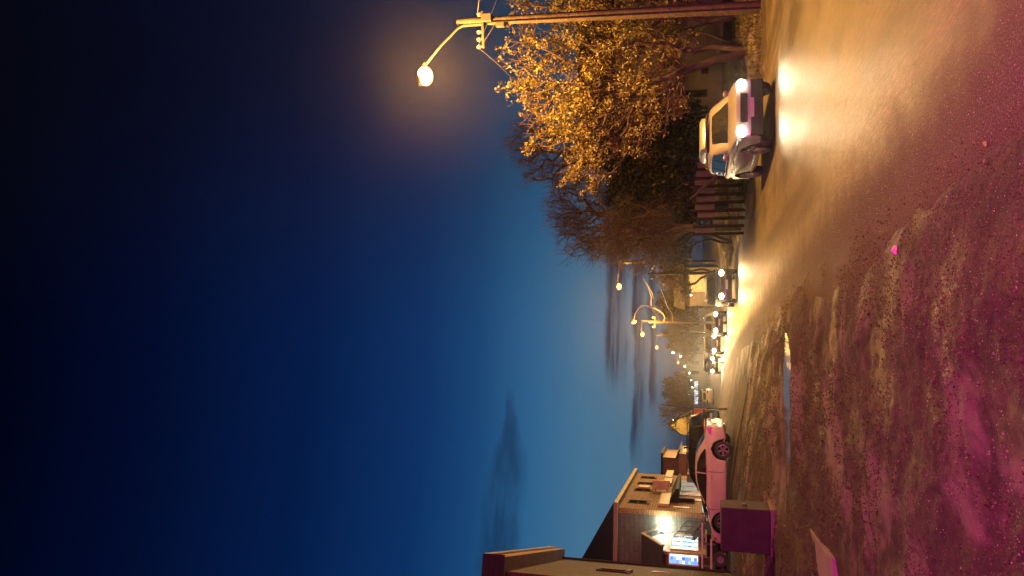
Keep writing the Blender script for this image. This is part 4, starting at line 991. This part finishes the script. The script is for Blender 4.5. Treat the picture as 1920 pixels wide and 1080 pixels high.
hr.tube([(0, -.49, 1.75), (dx_*6, -.49, 1.75+dz_*6)], .025, 6); hr.tube([(0, -.49, 1.3), (dx_*6, -.49, 1.3+dz_*6)], .018, 6); hr.build('handrail', M_steel, steps)

# --- the near brick house at the left edge
nf = at(1040, 1026, 30.0); nn_ = at(915, 1040, 20.3); zr_ = nf.z
dirv = Vector((nf.x-nn_.x, nf.y-nn_.y, 0)); Ln = dirv.length; na = math.atan2(-dirv.x, dirv.y); ov = .42
NR = Vector((nn_.x, nn_.y, gz(nn_.x, nn_.y)-.15)); He2 = zr_-NR.z
near = thing('brick_house', 'brown brick house cut by the left edge, with a boarded eave jutting over the wall', 'house', NR, na)
MB().bb((-9, .5, 0), (-ov, Ln-.12, He2-.42)).build('wall', M_brickA, near)
rf = MB(); rf.bb((-9.2, -.0, He2-.02), (.0, Ln, He2+.14)); rf.build('roof', M_roof, near)
sf = MB(); sf.bb((-9.2, .03, He2-.42), (-.03, Ln-.03, He2-.022)); sf.build('soffit', M_soffit, near)
fa = MB(); fa.bb((-9.2, -.03, He2-.46), (.03, .028, He2+.16)); fa.build('end_fascia', M_roof, near, bevel=.01)  # black roof tone here puts the shade on the end face into its colour
fa = MB(); fa.bb((-.028, .03, He2-.03), (.03, Ln+.02, He2+.15)); fa.build('gutter', M_trim, near, bevel=.01)
dp = MB(); dp.tube([(-ov+.07, Ln-.5, He2-.42), (-ov+.07, Ln-.5, .2)], .05, 8); dp.build('downpipe', M_frame, near)
def nhit(px, py):
    n = Vector((math.cos(na), math.sin(na), 0)); u = Vector((-math.sin(na), math.cos(na), 0)); d = ray(px, py); o = Vector((0, 0, H_CAM)); W0 = NR+n*-ov
    t = (W0-o).dot(n)/d.dot(n); p = o+d*t-NR; return p.dot(u), p.z
def nwin(px0, px1, py, w):
    y_, z1 = nhit(px0, py); _, z0 = nhit(px1, py); f = MB(); t = .08; x0 = -ov
    f.bb((x0-.02, y_-w/2, z0), (x0+.05, y_-w/2+t, z1)); f.bb((x0-.02, y_+w/2-t, z0), (x0+.05, y_+w/2, z1)); f.bb((x0-.02, y_-w/2+t, z0), (x0+.05, y_+w/2-t, z0+t)); f.bb((x0-.02, y_-w/2+t, z1-t), (x0+.05, y_+w/2-t, z1))
    fo = f.build('window', M_frame, near); MB().bb((x0-.01, y_-w/2+t, z0+t), (x0+.012, y_+w/2-t, z1-t)).build('pane', M_pane, fo)
    MB().bb((x0-.01, y_-w/2-.1, z0-.12), (x0+.10, y_+w/2+.1, z0-.003)).build('sill', M_conc, fo)
nwin(1121, 1186, 1069, 1.0)
# white warning triangle board on that wall
yq, zq = nhit(1238, 1074)
tri = thing('triangular_sign', 'pale triangular plate on the near brick house wall', 'sign', NR+Matrix.Rotation(na, 3, 'Z') @ Vector((-ov+.005, yq, zq)), na)
MB().prism([(-.28, .30), (.28, .24), (.05, -.32)], 'x', 0, .03).build('panel', M_board, tri)

# --- trailer with pale rails standing before the porch
tp = gp(1347, 1030, 24); tcz = gz(tp.x, 33.0)
trl = thing('flatbed_trailer', 'low dark trailer with pale side rails and a load, parked in front of the porch', 'trailer', (at(1340, 1040, 33.2).x-.3, 33.2, tcz), R(4))
MB().bb((-1.9, -.75, .38), (1.9, .75, .48)).build('deck', M_dark, trl)
for z_, m_, x0, x1 in ((.62, M_wframe, -1.5, 1.1), (.98, M_wframe, -.2, 1.75)):
    MB().bb((x0, -.80, z_), (x1, -.755, z_+.07)).build('side_rail', m_, trl)
ps = MB()
for x_ in (-1.8, -.9, 0, .9, 1.8): ps.bb((x_-.03, -.79, .48), (x_+.03, -.752, 1.05)); ps.bb((x_-.03, .752, .48), (x_+.03, .79, 1.05))
ps.build('rail_post', M_steel, trl)
for x_ in (-.5, .35):
    for s in (-1, 1):
        t_ = MB().lathe([(.15, -.09), (.28, -.09), (.30, 0), (.28, .09), (.15, .09)], 18, Matrix.Translation((x_, s*.86, .30)) @ Matrix.Rotation(R(90), 4, 'X'), True).build('wheel', M_tyre, trl, smooth=40)
        MB().lathe([(.001, -.05), (.15, -.05), (.15, .05), (.001, .05)], 14, Matrix.Translation((x_, s*.86, .30)) @ Matrix.Rotation(R(90), 4, 'X')).build('rim', M_rim, t_)
db = MB(); db.tube([(1.9, .3, .42), (2.7, 0, .42)], .04, 6); db.tube([(1.9, -.3, .42), (2.7, 0, .42)], .04, 6); db.tube([(2.6, 0, .42), (2.6, 0, .05)], .03, 6); db.build('drawbar', M_steel, trl)
def junk(nm, label, cat, x_, y_, parts):
    r_ = thing(nm, label, cat, Vector(trl.location)+Matrix.Rotation(R(4), 3, 'Z') @ Vector((x_, y_, .483)), R(4))
    for pn, fn, m_ in parts: fn().build(pn, m_, r_, bevel=0)
junk('engine_machine', 'dark engine with a pale tank standing on the trailer', 'machine', -.9, 0, [('frame', lambda: MB().bb((-.5, -.35, 0), (.5, .35, .12)), M_dark), ('engine', lambda: MB().lathe([(.001, .12), (.30, .12), (.33, .3), (.26, .42), (.14, .45), (.12, .55), (.001, .55)], 12), M_dark), ('tank', lambda: MB().ball((.25, -.1, .42), .17, 10, 8, (1.4, 1, .8)), M_wframe)])
junk('tool_crate', 'small dark crate with a pale lid on the trailer', 'crate', .75, -.1, [('box', lambda: MB().bb((-.45, -.35, 0), (.45, .35, .34)), M_frame), ('lid', lambda: MB().bb((-.48, -.38, .342), (.48, .38, .40)), M_gboard), ('latch', lambda: MB().bb((-.06, -.395, .24), (.06, -.352, .36)), M_chrome)])

# --- square block in the yard
cb0 = gp(1451, 1001); w_ = 82/1515*cb0.y
blk = thing('concrete_block', 'square dark block standing in the yard in front of the coupe', 'block', (cb0.x, cb0.y+.40, cb0.z-.04), R(3))
hb_ = (at(1352, 990, cb0.y).z-cb0.z)+.04
b = MB(); b.bb((-w_/2, -.42, .10), (w_/2, .42, hb_)); b.build('body', mat('stained_dark_concrete', (.022, .016, .015), .9, col2=(.034, .025, .022), ns=3, bump=.5, bd=.02, bs=18), blk, bevel=.035)
b = MB(); b.bb((-w_/2-.03, -.46, 0), (w_/2+.03, .46, .098)); b.build('plinth', M_conc, blk, bevel=.02)
b = MB(); b.ball((w_/2+.01, -.05, hb_*.55), .06, 10, 6, (.5, 1, 1)); b.build('lifting_eye', M_steel, blk, smooth=60)

# --- pavement slab in the near yard
sl = [gp(px, py) for px, py in ((1519, 990), (1548, 1022), (1567, 1047), (1574, 1085), (1600, 1150), (1524, 1150))]
zs = sum(p.z for p in sl)/len(sl)+.045; b = MB(); b.prism([(p.x, p.y) for p in sl][::-1], 'z', zs-.25, zs)
tag(b.build('concrete_slab', mat('pale_worn_concrete', (.17, .15, .145), .8, col2=(.22, .195, .185), ns=2, bump=.3, bd=.01, bs=40), None, bevel=.012), 'flat pale broken concrete slab at the edge of the yard', 'slab')

# --- garage, yellow house, dumpster, leaning pole with orange sign
gpz = gz(-12.5, 60)
g0 = at(1295, 882, 58); gar = thing('brown_garage', 'low brown two-tier garage with orange-lit front beyond the brick hall', 'garage', (at(1270, 850, 60).x, 60, gpz), R(6))
gw = 70/1470*60*1.9; zt_ = at(1243, 850, 60).z-gpz; zm = at(1273, 850, 60).z-gpz
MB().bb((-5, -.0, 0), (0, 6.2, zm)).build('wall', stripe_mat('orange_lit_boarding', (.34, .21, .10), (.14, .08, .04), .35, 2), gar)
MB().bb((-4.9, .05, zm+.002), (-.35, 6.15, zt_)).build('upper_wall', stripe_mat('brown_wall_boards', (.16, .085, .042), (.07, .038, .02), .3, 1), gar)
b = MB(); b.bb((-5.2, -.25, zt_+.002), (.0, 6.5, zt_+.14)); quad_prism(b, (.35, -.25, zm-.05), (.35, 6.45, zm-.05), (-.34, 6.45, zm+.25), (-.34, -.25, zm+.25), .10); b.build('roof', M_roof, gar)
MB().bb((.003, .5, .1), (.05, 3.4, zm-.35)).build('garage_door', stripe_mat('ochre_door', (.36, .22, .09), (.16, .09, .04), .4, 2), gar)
MB().bb((.003, 4.0, .9), (.05, 5.2, zm-.4)).build('window', M_pane, gar)
lw_ = MB().bb((.003, 3.55, zm-.5), (.18, 3.75, zm-.3)).build('wall_lamp', M_dark, gar); lamp('wall_light', (1.6, 3.6, zm+.3), 520, (1.0, .52, .14), lw_)  # added wall lamp for an unseen source, warms the garage front
lp_ = MB().bb((-1.2, 4.3, zt_-.85), (-1.0, 4.5, zt_-.6)); lo = lp_.build('yard_lamp', M_dark, gar); MB().ball((-1.1, 4.25, zt_-.5), .13, 10, 8).build('lamp_bulb', glow('small_white_lamp', (1, .98, .9), 14), lo)
yh = at(1280, 797, 85); yhz = gz(yh.x, 85)
yel = thing('yellow_house', 'small gabled house lit yellow behind a bare branchy tree', 'house', (yh.x, 85, yhz), R(8))
zA = at(1254, 800, 85).z-yhz; w2 = 17/1465*85
b = MB(); b.prism([(-w2, 0), (w2, 0), (w2, zA*.72), (0, zA), (-w2, zA*.72)], 'y', 0, 6); b.build('wall', mat('yellow_plaster', (.62, .46, .16), .8, col2=(.5, .36, .12), ns=2), yel)
b = MB(); quad_prism(b, (w2+.2, -.3, zA*.70+.05), (w2+.2, 6.3, zA*.70+.05), (0, 6.3, zA+.1), (0, -.3, zA+.1), .1); quad_prism(b, (0, -.3, zA+.097), (0, 6.3, zA+.097), (-w2-.2, 6.3, zA*.70+.05), (-w2-.2, -.3, zA*.70+.05), .1); b.build('roof', M_roof, yel)
MB().bb((-.4, -.04, .9), (.4, -.003, 1.9)).build('window', M_pane, yel)
lo = MB().bb((w2*.4, -.12, zA*.9), (w2*.4+.14, -.003, zA*.9+.14)).build('wall_lamp', M_dark, yel); MB().ball((w2*.4+.07, -.22, zA*.9), .10, 10, 8).build('lamp_bulb', glow('green_white_lamp', (.85, 1, .8), 14), lo); lamp('wall_light', (w2*.4, -1.6, zA*1.05), 260, (1.0, .72, .25), lo)
bare('small bare tree with its branches across the yellow house', 1318, 775, 74, [[(1300, 774), (1285, 772), (1270, 768)]], [bl(1258, 765, 74, 1.7, 1.1, 1), bl(1275, 745, 74, 1.5, .9, 1), bl(1265, 790, 74, 1.2, .8, .8), bl(1290, 770, 74, 1.6, .6, .8), bl(1247, 775, 74, .9, .5, .5)], 150, .16, .4, (4, .7), twr=.012)
dz_ = gp(1337, 743, 30, 120); dm = thing('dumpster', 'dark green metal dumpster at the far edge of the yard', 'dumpster', (dz_.x, dz_.y+.5, dz_.z), R(4))
ws_ = 21/1488*dz_.y; hs_ = 25/1488*dz_.y
M_green = mat('dark_green_metal', (.030, .042, .028), .5, col2=(.022, .03, .02), ns=3)
b = MB(); b.prism([(-ws_/2+.1, .1), (ws_/2-.1, .1), (ws_/2, hs_*.86), (-ws_/2, hs_*.86)], 'y', -.55, .55); b.build('bin', M_green, dm)
MB().bb((-ws_/2-.04, -.60, hs_*.862), (ws_/2+.04, .60, hs_)).build('lid', M_dark, dm, bevel=.02)
b = MB()
for x_ in (-ws_*.38, ws_*.38): b.lathe([(.001, -.04), (.09, -.04), (.09, .04), (.001, .04)], 10, Matrix.Translation((x_, -.45, .09)) @ Matrix.Rotation(R(90), 4, 'X'))
b.build('castor', M_tyre, dm)
op = gp(1337, 771, 30, 120); oz = op
opl = thing('road_sign', 'orange board on a leaning pole beside the black parked SUV', 'sign', (at(1318, 771, 48).x, 48, gz(at(1318, 771, 48).x, 48)))
q0 = at(1240, 758, 48)-opl.location; q1 = at(1300, 766, 48)-opl.location
MB().tube([(q1.x+.04, 0, -.05), tuple(q1), tuple(q0)], [.05, .045, .03], 8).build('pole', M_wood, opl)
zc = at(1313, 771, 48).z-opl.location.z
MB().bb((-.17, -.10, zc-.38), (.17, -.055, zc+.38)).build('board', mat('orange_sign', (.62, .24, .08), .5, col2=(.5, .18, .06), ns=6), opl, bevel=.01)

# ------------------------------------------------------------------ right bank: siding house, plank fence, sign pole, garage
hx = at(1300, 165, 44); hzg = gz(hx.x, 44)-.1
sh = thing('siding_house', 'grey siding house half hidden behind the golden-leaved tree', 'house', (hx.x, 44, hzg), R(-6))
zS = 6.4
MB().bb((-3.6, 0, 0), (6.5, 7, zS)).build('wall', stripe_mat('grey_siding', (.12, .10, .095), (.05, .042, .04), .17, 2), sh)
b = MB(); quad_prism(b, (-4.0, -.5, zS-.1), (6.9, -.5, zS-.1), (6.9, 3.5, zS+2.4), (-4, 3.5, zS+2.4), .15); quad_prism(b, (-4.0, 3.5, zS+2.397), (6.9, 3.5, zS+2.397), (6.9, 7.5, zS-.1), (-4, 7.5, zS-.1), .15); b.build('roof', M_roof, sh)
def swin(px0, px1, py0, py1):
    a_ = at(px0, py0, 44)-sh.location; b_ = at(px1, py1, 44)-sh.location; f = MB(); t = .08
    x0, x1 = sorted((a_.x, b_.x)); z0, z1 = sorted((a_.z, b_.z)); x0 -= .1
    f.bb((x0, -.05, z0), (x0+t, .03, z1)); f.bb((x1-t, -.05, z0), (x1, .03, z1)); f.bb((x0+t, -.05, z0), (x1-t, .03, z0+t)); f.bb((x0+t, -.05, z1-t), (x1-t, .03, z1)); f.bb((x0+t, -.04, (z0+z1)/2-.03), (x1-t, .02, (z0+z1)/2+.03))
    fo = f.build('window', M_frame, sh); MB().bb((x0+t, -.012, z0+t), (x1-t, .02, z1-t)).build('pane', M_pane, fo)
swin(1272, 1326, 181, 167); swin(1282, 1326, 210, 199); swin(1300, 1326, 226, 216); swin(1315, 1328, 136, 128)
# pale plank fence with dark posts
fx0, fx1 = at(1330, 438, 37).x, at(1330, 300, 33.5).x
fl = thing('plank_fence', 'pale plank fence with dark posts behind the silver SUV', 'fence', (fx0, 37, gz(fx0, 37)), math.atan2(33.5-37, fx1-fx0))
Lf = math.hypot(fx1-fx0, 3.5); zf1 = at(1303, 380, 35.5).z-gz(fx0, 37); zf0 = at(1341, 380, 35.5).z-gz(fx0, 37)
M_plank = mat('pale_fence_plank', (.17, .135, .085), .75, col2=(.12, .095, .06), ns=3, bump=.4, bs=15)
n_ = 9
for k in range(n_):
    x0 = Lf*k/n_; 
    if k in (1,): continue
    MB().bb((x0+.07, .0, zf0+.03*(k % 2)), (x0+Lf/n_-.07, .04, zf1-.06*((k*7) % 3))).build('panel', M_plank, fl)
for k in range(n_+1): MB().bb((Lf*k/n_-.05, -.05, -.3), (Lf*k/n_+.05, .06, zf1+.12)).build('post', M_frame, fl)
b = MB(); b.bb((0, .041, zf0+.1), (Lf, .09, zf0+.2)); b.bb((0, .041, zf1-.25), (Lf, .09, zf1-.15)); b.build('rail', M_frame, fl)
lg = thing('leaning_branch', 'dark bare branch leaning across the plank fence', 'branch', at(1336, 338, 33)); l0 = lg.location
MB().tube([at(1345, 330, 33)-l0, at(1318, 352, 33.2)-l0, at(1303, 366, 33.4)-l0, at(1292, 374, 33.5)-l0], [.09, .075, .05, .03], 8).build('limb', M_bark, lg, smooth=50)
MB().tube([at(1310, 359, 33.3)-l0, at(1300, 353, 33.2)-l0, at(1293, 350, 33.2)-l0], [.03, .02, .01], 6).build('side_twig', M_bark, lg)
sg = gp(1356, 413, 24); sgn = thing('sign_post', 'thin metal sign post beside the pale plank fence', 'post', sg)
zt_ = at(1265, 413, sg.y).z-sg.z
MB().tube([(0, 0, -.2), (0, 0, zt_)], .028, 8).build('pole', M_steel, sgn)
MB().bb((-.05, -.04, zt_-.02), (.05, .04, zt_+.04)).build('cap', M_dark, sgn)
# lit garage
gx = at(1305, 530, 66); gg = thing('white_garage', 'small garage with pale panel door behind the head-on SUV', 'garage', (gx.x, 66, gz(gx.x, 66)-.1), R(-4))
w_ = 34/1475*66; zt_ = at(1291, 530, 66).z-gg.location.z
MB().bb((-w_/2-1.2, 0, 0), (w_/2+.5, 5, zt_+.35)).build('wall', stripe_mat('grey_boarding', (.17, .155, .13), (.09, .08, .07), .2, 2), gg)
MB().bb((-w_/2, -.05, .05), (w_/2, -.003, zt_)).build('garage_door', stripe_mat('pale_panel_door', (.55, .52, .40), (.28, .26, .2), .55, 2), gg)
b = MB(); quad_prism(b, (-w_/2-1.5, -.4, zt_+.3), (w_/2+.8, -.4, zt_+.3), (w_/2+.8, 2.5, zt_+1.3), (-w_/2-1.5, 2.5, zt_+1.3), .12); quad_prism(b, (-w_/2-1.5, 2.5, zt_+1.297), (w_/2+.8, 2.5, zt_+1.297), (w_/2+.8, 5.4, zt_+.3), (-w_/2-1.5, 5.4, zt_+.3), .12); b.build('roof', M_roof, gg)
lo = MB().bb((-w_/2-.35, -.12, zt_-.25), (-w_/2-.2, -.003, zt_-.05)).build('wall_lamp', M_dark, gg); MB().ball((-w_/2-.27, -.2, zt_-.2), .08, 10, 8).build('lamp_bulb', glow('warm_wall_lamp', (1, .9, .6), 12), lo)
lamp('wall_light', (-w_/2+.4, -1.7, zt_*.62), 60, (1, .85, .5), lo)

# ------------------------------------------------------------------ lamps and poles down the road
def far_lamp(label, px, py, Y, side_dx, power, m, col=SOD, base=None, wood=False):
    head = at(px, py, Y); bx_ = head.x+side_dx; bz = gz(bx_, Y)
    r_ = thing('street_lamp', label, 'street lamp', (bx_, Y, bz), 0, 'street lamps down the road')
    hz_ = head.z-bz
    MB().tube([(0, 0, -.3), (0, 0, hz_*.5), (0, 0, hz_+.15)], [.14, .12, .09], 10).build('pole', M_wood if wood else M_steel, r_, smooth=50)
    s = 1 if side_dx < 0 else -1
    cobra(r_, (s*.1, 0, hz_-.15), (-side_dx-s*.34, -.02, hz_+.1), m, power, col=col, s=1.35)
    return r_
far_lamp('nearest of the far street lamps, burning orange against the blue sky by the bare trees', 1160, 535, 73, 2.2, 7000, M_lampfar)
far_lamp('far yellow street lamp just left of the pole with the curved bracket', 1204, 625, 101, 1.7, 7000, glow('sodium_lamp_far_glow_yellow', (1.0, .58, .14), 4.5))
far_lamp('small far red-orange street lamp below the yellow one', 1231, 650, 133, 2.0, 7000, glow('sodium_lamp_far_glow_red', (1.0, .36, .10), 4.5))
far_lamp('lowest and farthest orange street lamp above the row of headlights', 1271, 679, 190, 2.2, 7000, glow('sodium_lamp_far_glow_amber', (1.0, .50, .10), 4.5))
def upole(label, pxt, py, Y, dxs=()):
    t_ = at(pxt, py, Y); bz = gz(t_.x, Y); r_ = thing('utility_pole', label, 'utility pole', (t_.x, Y, bz), 0, 'utility poles down the road'); h_ = t_.z-bz
    MB().tube([(0, 0, -.3), (0, 0, h_*.5), (0, 0, h_)], [.12, .10, .08], 10).build('pole', M_wood, r_, smooth=50)
    MB().bb((-.45, -.04, h_-.5), (.45, .04, h_-.42)).build('crossarm', M_wood, r_)
    for x_ in (-.38, .38): MB().lathe([(.001, -.08), (.05, -.08), (.06, .0), (.03, .09), (.001, .1)], 8, Matrix.Translation((x_, 0, h_-.34))).build('insulator', M_ins, r_)
    return r_, t_
pA, tA = upole('plain utility pole above the lit garage, cut off by the russet trees', 1214, 513, 58)
pB, tB = upole('utility pole with curved lamp bracket beside the glare of oncoming cars', 1217, 604, 62)
cvp = [at(px, py, 61.6)-pB.location for px, py in ((1241, 604), (1233, 592), (1227, 583), (1220, 576), (1212, 572.5), (1203, 573), (1196, 579), (1190, 590), (1188, 600))]
MB().tube(cvp, .035, 8).build('curved_bracket', M_frame, pB, smooth=60)
MB().tube([at(px, py, 61.8)-pB.location for px, py in ((1244, 603), (1247, 596), (1243, 588), (1235, 582), (1226, 577))], .03, 6).build('bracket_stay', M_trim, pB, smooth=60)
hb2 = MB().ball(at(1187, 603, 61.6)-pB.location, .22, 12, 8, (.8, .8, 1.2)).build('lamp_head', M_ins, pB, smooth=60)
lamp('lamp_light', at(1190, 606, 61.4)-pB.location+Vector((-.1, 0, -.45)), 7500, SOD, hb2, 'POINT', .15)
for pts_, Y0, Y1, lb in (
    (((1218, 513), (1226, 500), (1227, 480), (1219, 452)), 58, 50, 'pale cable rising from the plain utility pole to the right'),
    (((1206, 522), (1216, 540), (1221, 556), (1221, 573)), 58, 62, 'pale cable sagging between the two utility poles, upper one'),
    (((1212, 530), (1222, 548), (1226, 560)), 58, 62, 'short cable beside the upper sagging cable'),
    (((1239, 542), (1246, 560), (1251, 575), (1260, 588), (1261, 604)), 58, 62, 'lower pale cable falling to the pole with the curved bracket')):
    n_ = len(pts_); q_ = [at(px, py, Y0+(Y1-Y0)*k/(n_-1)) for k, (px, py) in enumerate(pts_)]
    tag(MB().tube(q_, .018, 6).build('overhead_cable', M_wire), lb, 'cable', 'cables between the far poles')
# white-tipped post in the yard edge, signal mast
wpst = gp(1357, 680, 20, 200); r_ = thing('marker_post', 'small white reflective marker post at the road edge', 'post', wpst)
MB().tube([(0, 0, -.1), (0, 0, .75)], .05, 8).build('post', M_wframe, r_); MB().bb((-.10, -.07, .75), (.10, .07, .95)).build('reflector', glow('reflector_glint_glow', (1, .95, .8), 2.5), r_)  # reflected glint put in as emission; the reflector is no lamp
tl = at(1287, 740, 150); r_ = thing('traffic_signal', 'far traffic signal showing green', 'traffic light', (tl.x, 150, gz(tl.x, 150)))
hz_ = tl.z-r_.location.z
MB().tube([(0, 0, -.2), (0, 0, hz_+.6)], .09, 8).build('pole', M_steel, r_); hd = MB().bb((-.2, -.35, hz_-.75), (.2, -.1, hz_+.55)).build('signal_head', M_dark, r_)
for z_, m_ in ((.35, M_tail), (-.05, M_amber), (-.45, glow('green_signal', (.05, 1.0, .55), 22))): MB().ball((0, -.37, hz_+z_), .17, 10, 8, (1, .4, 1)).build('signal_lens', m_, hd)

# ------------------------------------------------------------------ oncoming cars farther down the road
def roadx(Y, k): return xl(Y)*(1-k)+xr(Y)*k
spots = [(64, .66, 0, 'oncoming car in the glare right behind the head-on SUV'), (72, .50, 0, 'bright oncoming car left of the first one in the glare'), (84, .30, 1, 'third oncoming car in the glare, between two brighter ones'), (98, .55, 0, 'fourth oncoming car in the row of headlights'),
         (113, .42, 1, 'oncoming car halfway down the row of headlights'), (130, .55, 0, 'oncoming car beyond the middle of the row of headlights'), (150, .45, 1, 'oncoming car near the end of the row of headlights'), (175, .55, 0, 'second to last oncoming car in the row of headlights'), (205, .5, 1, 'farthest oncoming car in the row of headlights')]
far0 = make_car('suv', M_grey, spots[0][3], (roadx(64, .66), 64, .02), R(-84), 'car', 'oncoming_car', True, 3500, spokes=6, bulb=.15, group='row of oncoming cars down the road')
for Y, k, t, lb in spots[1:]: dup(far0, (roadx(Y, k), Y, .02), R(-84), lb)

# ------------------------------------------------------------------ far end of the street
M_farwall = mat('far_house_wall', (.16, .14, .12), .8, col2=(.11, .10, .09), ns=2)
for k, (px, py, Y, w_, h_, lb) in enumerate(((1300, 560, 120, 10, 4.5, 'low dark house behind the pole with the curved bracket'), (1295, 600, 150, 9, 5.5, 'dim house behind the glare of the oncoming cars'), (1300, 645, 230, 14, 6, 'far dim block above the row of headlights'), (1300, 715, 260, 16, 7, 'far shop block with white lights left of the headlights'))):
    x_ = at(px, py, Y).x; r_ = thing('far_house', lb, 'house', (x_, Y, gz(x_, Y)-.2), R(4), 'dim houses at the far end of the street')
    MB().bb((-w_/2, 0, 0), (w_/2, 8, h_)).build('wall', M_farwall, r_)
    b = MB(); b.prism([(-.4, h_), (8.4, h_), (4, h_+2)], 'x', -w_/2-.4, w_/2+.4); b.build('roof', M_roof, r_)
    for j in range(3):
        MB().bb((-w_/2+1+j*(w_-2)/3, -.05, h_*.4), (-w_/2+1+j*(w_-2)/3+1.1, -.003, h_*.75)).build('window', M_pane, r_)
    if k == 3:
        MB().bb((-w_/2+.5, -.3, h_*.45), (w_/2-8, -.06, h_*.62)).build('lit_sign', lit_mat('cold_lit_sign', (.75, .85, 1.0), 1.3), r_)
M_cold = glow('cold_shop_lamp', (.85, .9, 1.0), 30); M_warm = glow('warm_shop_lamp', (1, .82, .5), 34)
small = [(1262, 661, 150, M_warm, 'small white lamp on a post under the yellow street lamps'), (1276, 668, 170, M_warm, 'faint white lamp on a post above the row of headlights'), (1284, 687, 190, M_warm, 'warm yard lamp on a post close above the headlights'),
         (1293, 700, 180, M_warm, 'low warm lamp on a post among the headlights'), (1296, 712, 190, M_cold, 'cold lamp on a post left of the headlights'), (1262, 724, 230, M_cold, 'topmost of the cold white lamps by the far shop'), (1270, 729, 230, M_cold, 'cold white lamp below the topmost one by the far shop'),
         (1279, 727, 230, M_cold, 'lowest of the cold white lamps by the far shop'), (1298, 727, 200, M_cold, 'bluish lamp on a post above the dumpster'), (1287, 757, 150, M_warm, 'little warm lamp beside the leaning pole')]
for px, py, Y, m_, lb in small:
    p = at(px, py, Y); bz = gz(p.x, Y); r_ = thing('yard_lamp', lb, 'lamp', (p.x, Y, bz), 0, 'small lamps at the far end of the street'); h_ = max(.4, p.z-bz)
    MB().tube([(0, 0, -.2), (0, 0, h_-.1)], .05, 6).build('pole', M_steel, r_); MB().ball((0, 0, h_), .17, 10, 8).build('lamp_bulb', m_, r_)
b = at(1298, 741, 110); van = make_car('suv', M_white, 'pale van-like car standing by the far end of the yard', (b.x, 110, gz(b.x, 110)+.02), R(95), 'car', 'parked_car', False, spokes=6)
# far tree masses
for k, (px, py, Y, blobs_, lb) in enumerate((
    (1320, 740, 140, [(1262, 735, 3, 2.2), (1285, 750, 3, 1.6), (1280, 720, 2.5, 1.6)], 'far dark bare tree behind the leaning pole'),
    (1320, 575, 90, [(1262, 570, 2.2, 1.8), (1280, 555, 2.4, 1.6), (1285, 590, 2.2, 1.4)], 'dim bushy tree behind the pole with the curved bracket'),
    (1318, 632, 130, [(1268, 630, 3, 2.2), (1285, 612, 3.2, 1.8), (1288, 650, 2.6, 1.5)], 'dim bushy tree above the oncoming cars'))):
    shrub('distant_tree', lb, Y, px, py, [bl(a_, c_, Y, rx, rz, rx) for a_, c_, rx, rz in blobs_], 160, M_brownleaf, (.26, .14), 'tree', 'dim trees at the far end of the street', 9)

# ------------------------------------------------------------------ litter
p = gp(1683, 470); b = MB(); b.add([(-.09, -.04, .01), (.09, -.05, .02), (.10, .05, .05), (-.07, .06, .06), (.0, .0, .10), (-.09, -.04, .0), (.09, -.05, .0), (.10, .05, .0), (-.07, .06, .0)], [(0, 1, 4), (1, 2, 4), (2, 3, 4), (3, 0, 4), (0, 5, 6, 1), (1, 6, 7, 2), (2, 7, 8, 3), (3, 8, 5, 0), (5, 8, 7, 6)])
o = tag(b.build('paper_scrap', M_plate), 'crumpled pale paper scrap lying on the mud near the road edge', 'litter'); o.location = p; o.scale = (.5, .5, .5)
p = gp(1856, 269); b = MB(); n = 9
vs = [((k/8-.5)*.16, math.sin(k/8*math.pi)*.035*s, .02+.025*abs(k/8-.5)) for s in (-1, 1) for k in range(n)]; vs += [(x_, y_, z_-.006) for x_, y_, z_ in vs]
b.add(vs, [(k, k+1, n+k+1, n+k) for k in range(n-1)]+[(18+n+k, 18+n+k+1, 18+k+1, 18+k) for k in range(n-1)])
o = tag(b.build('dead_leaf', M_trim), 'single curled tan leaf on the dirt at the lower right', 'leaf'); o.location = p; o.rotation_euler.z = 1.2; o.scale = (.55, .55, .55)

# ------------------------------------------------------------------ thin night haze, also standing in for lens glare round the lamps
HZ = bpy.data.materials.new('night_haze'); HZ.use_nodes = True; nt = HZ.node_tree; nt.nodes.clear()
pv = nt.nodes.new('ShaderNodeVolumePrincipled'); pv.inputs['Color'].default_value = (.9, .9, .92, 1); pv.inputs['Density'].default_value = .00032; pv.inputs['Anisotropy'].default_value = .96
nt.links.new(pv.outputs[0], nt.nodes.new('ShaderNodeOutputMaterial').inputs['Volume'])
o = MB().bb((-160, -40, -2), (160, 340, 24)).build('haze', HZ); kind(o, 'stuff'); tag(o, 'thin haze in the night air that also stands in for lamp glare', 'haze')
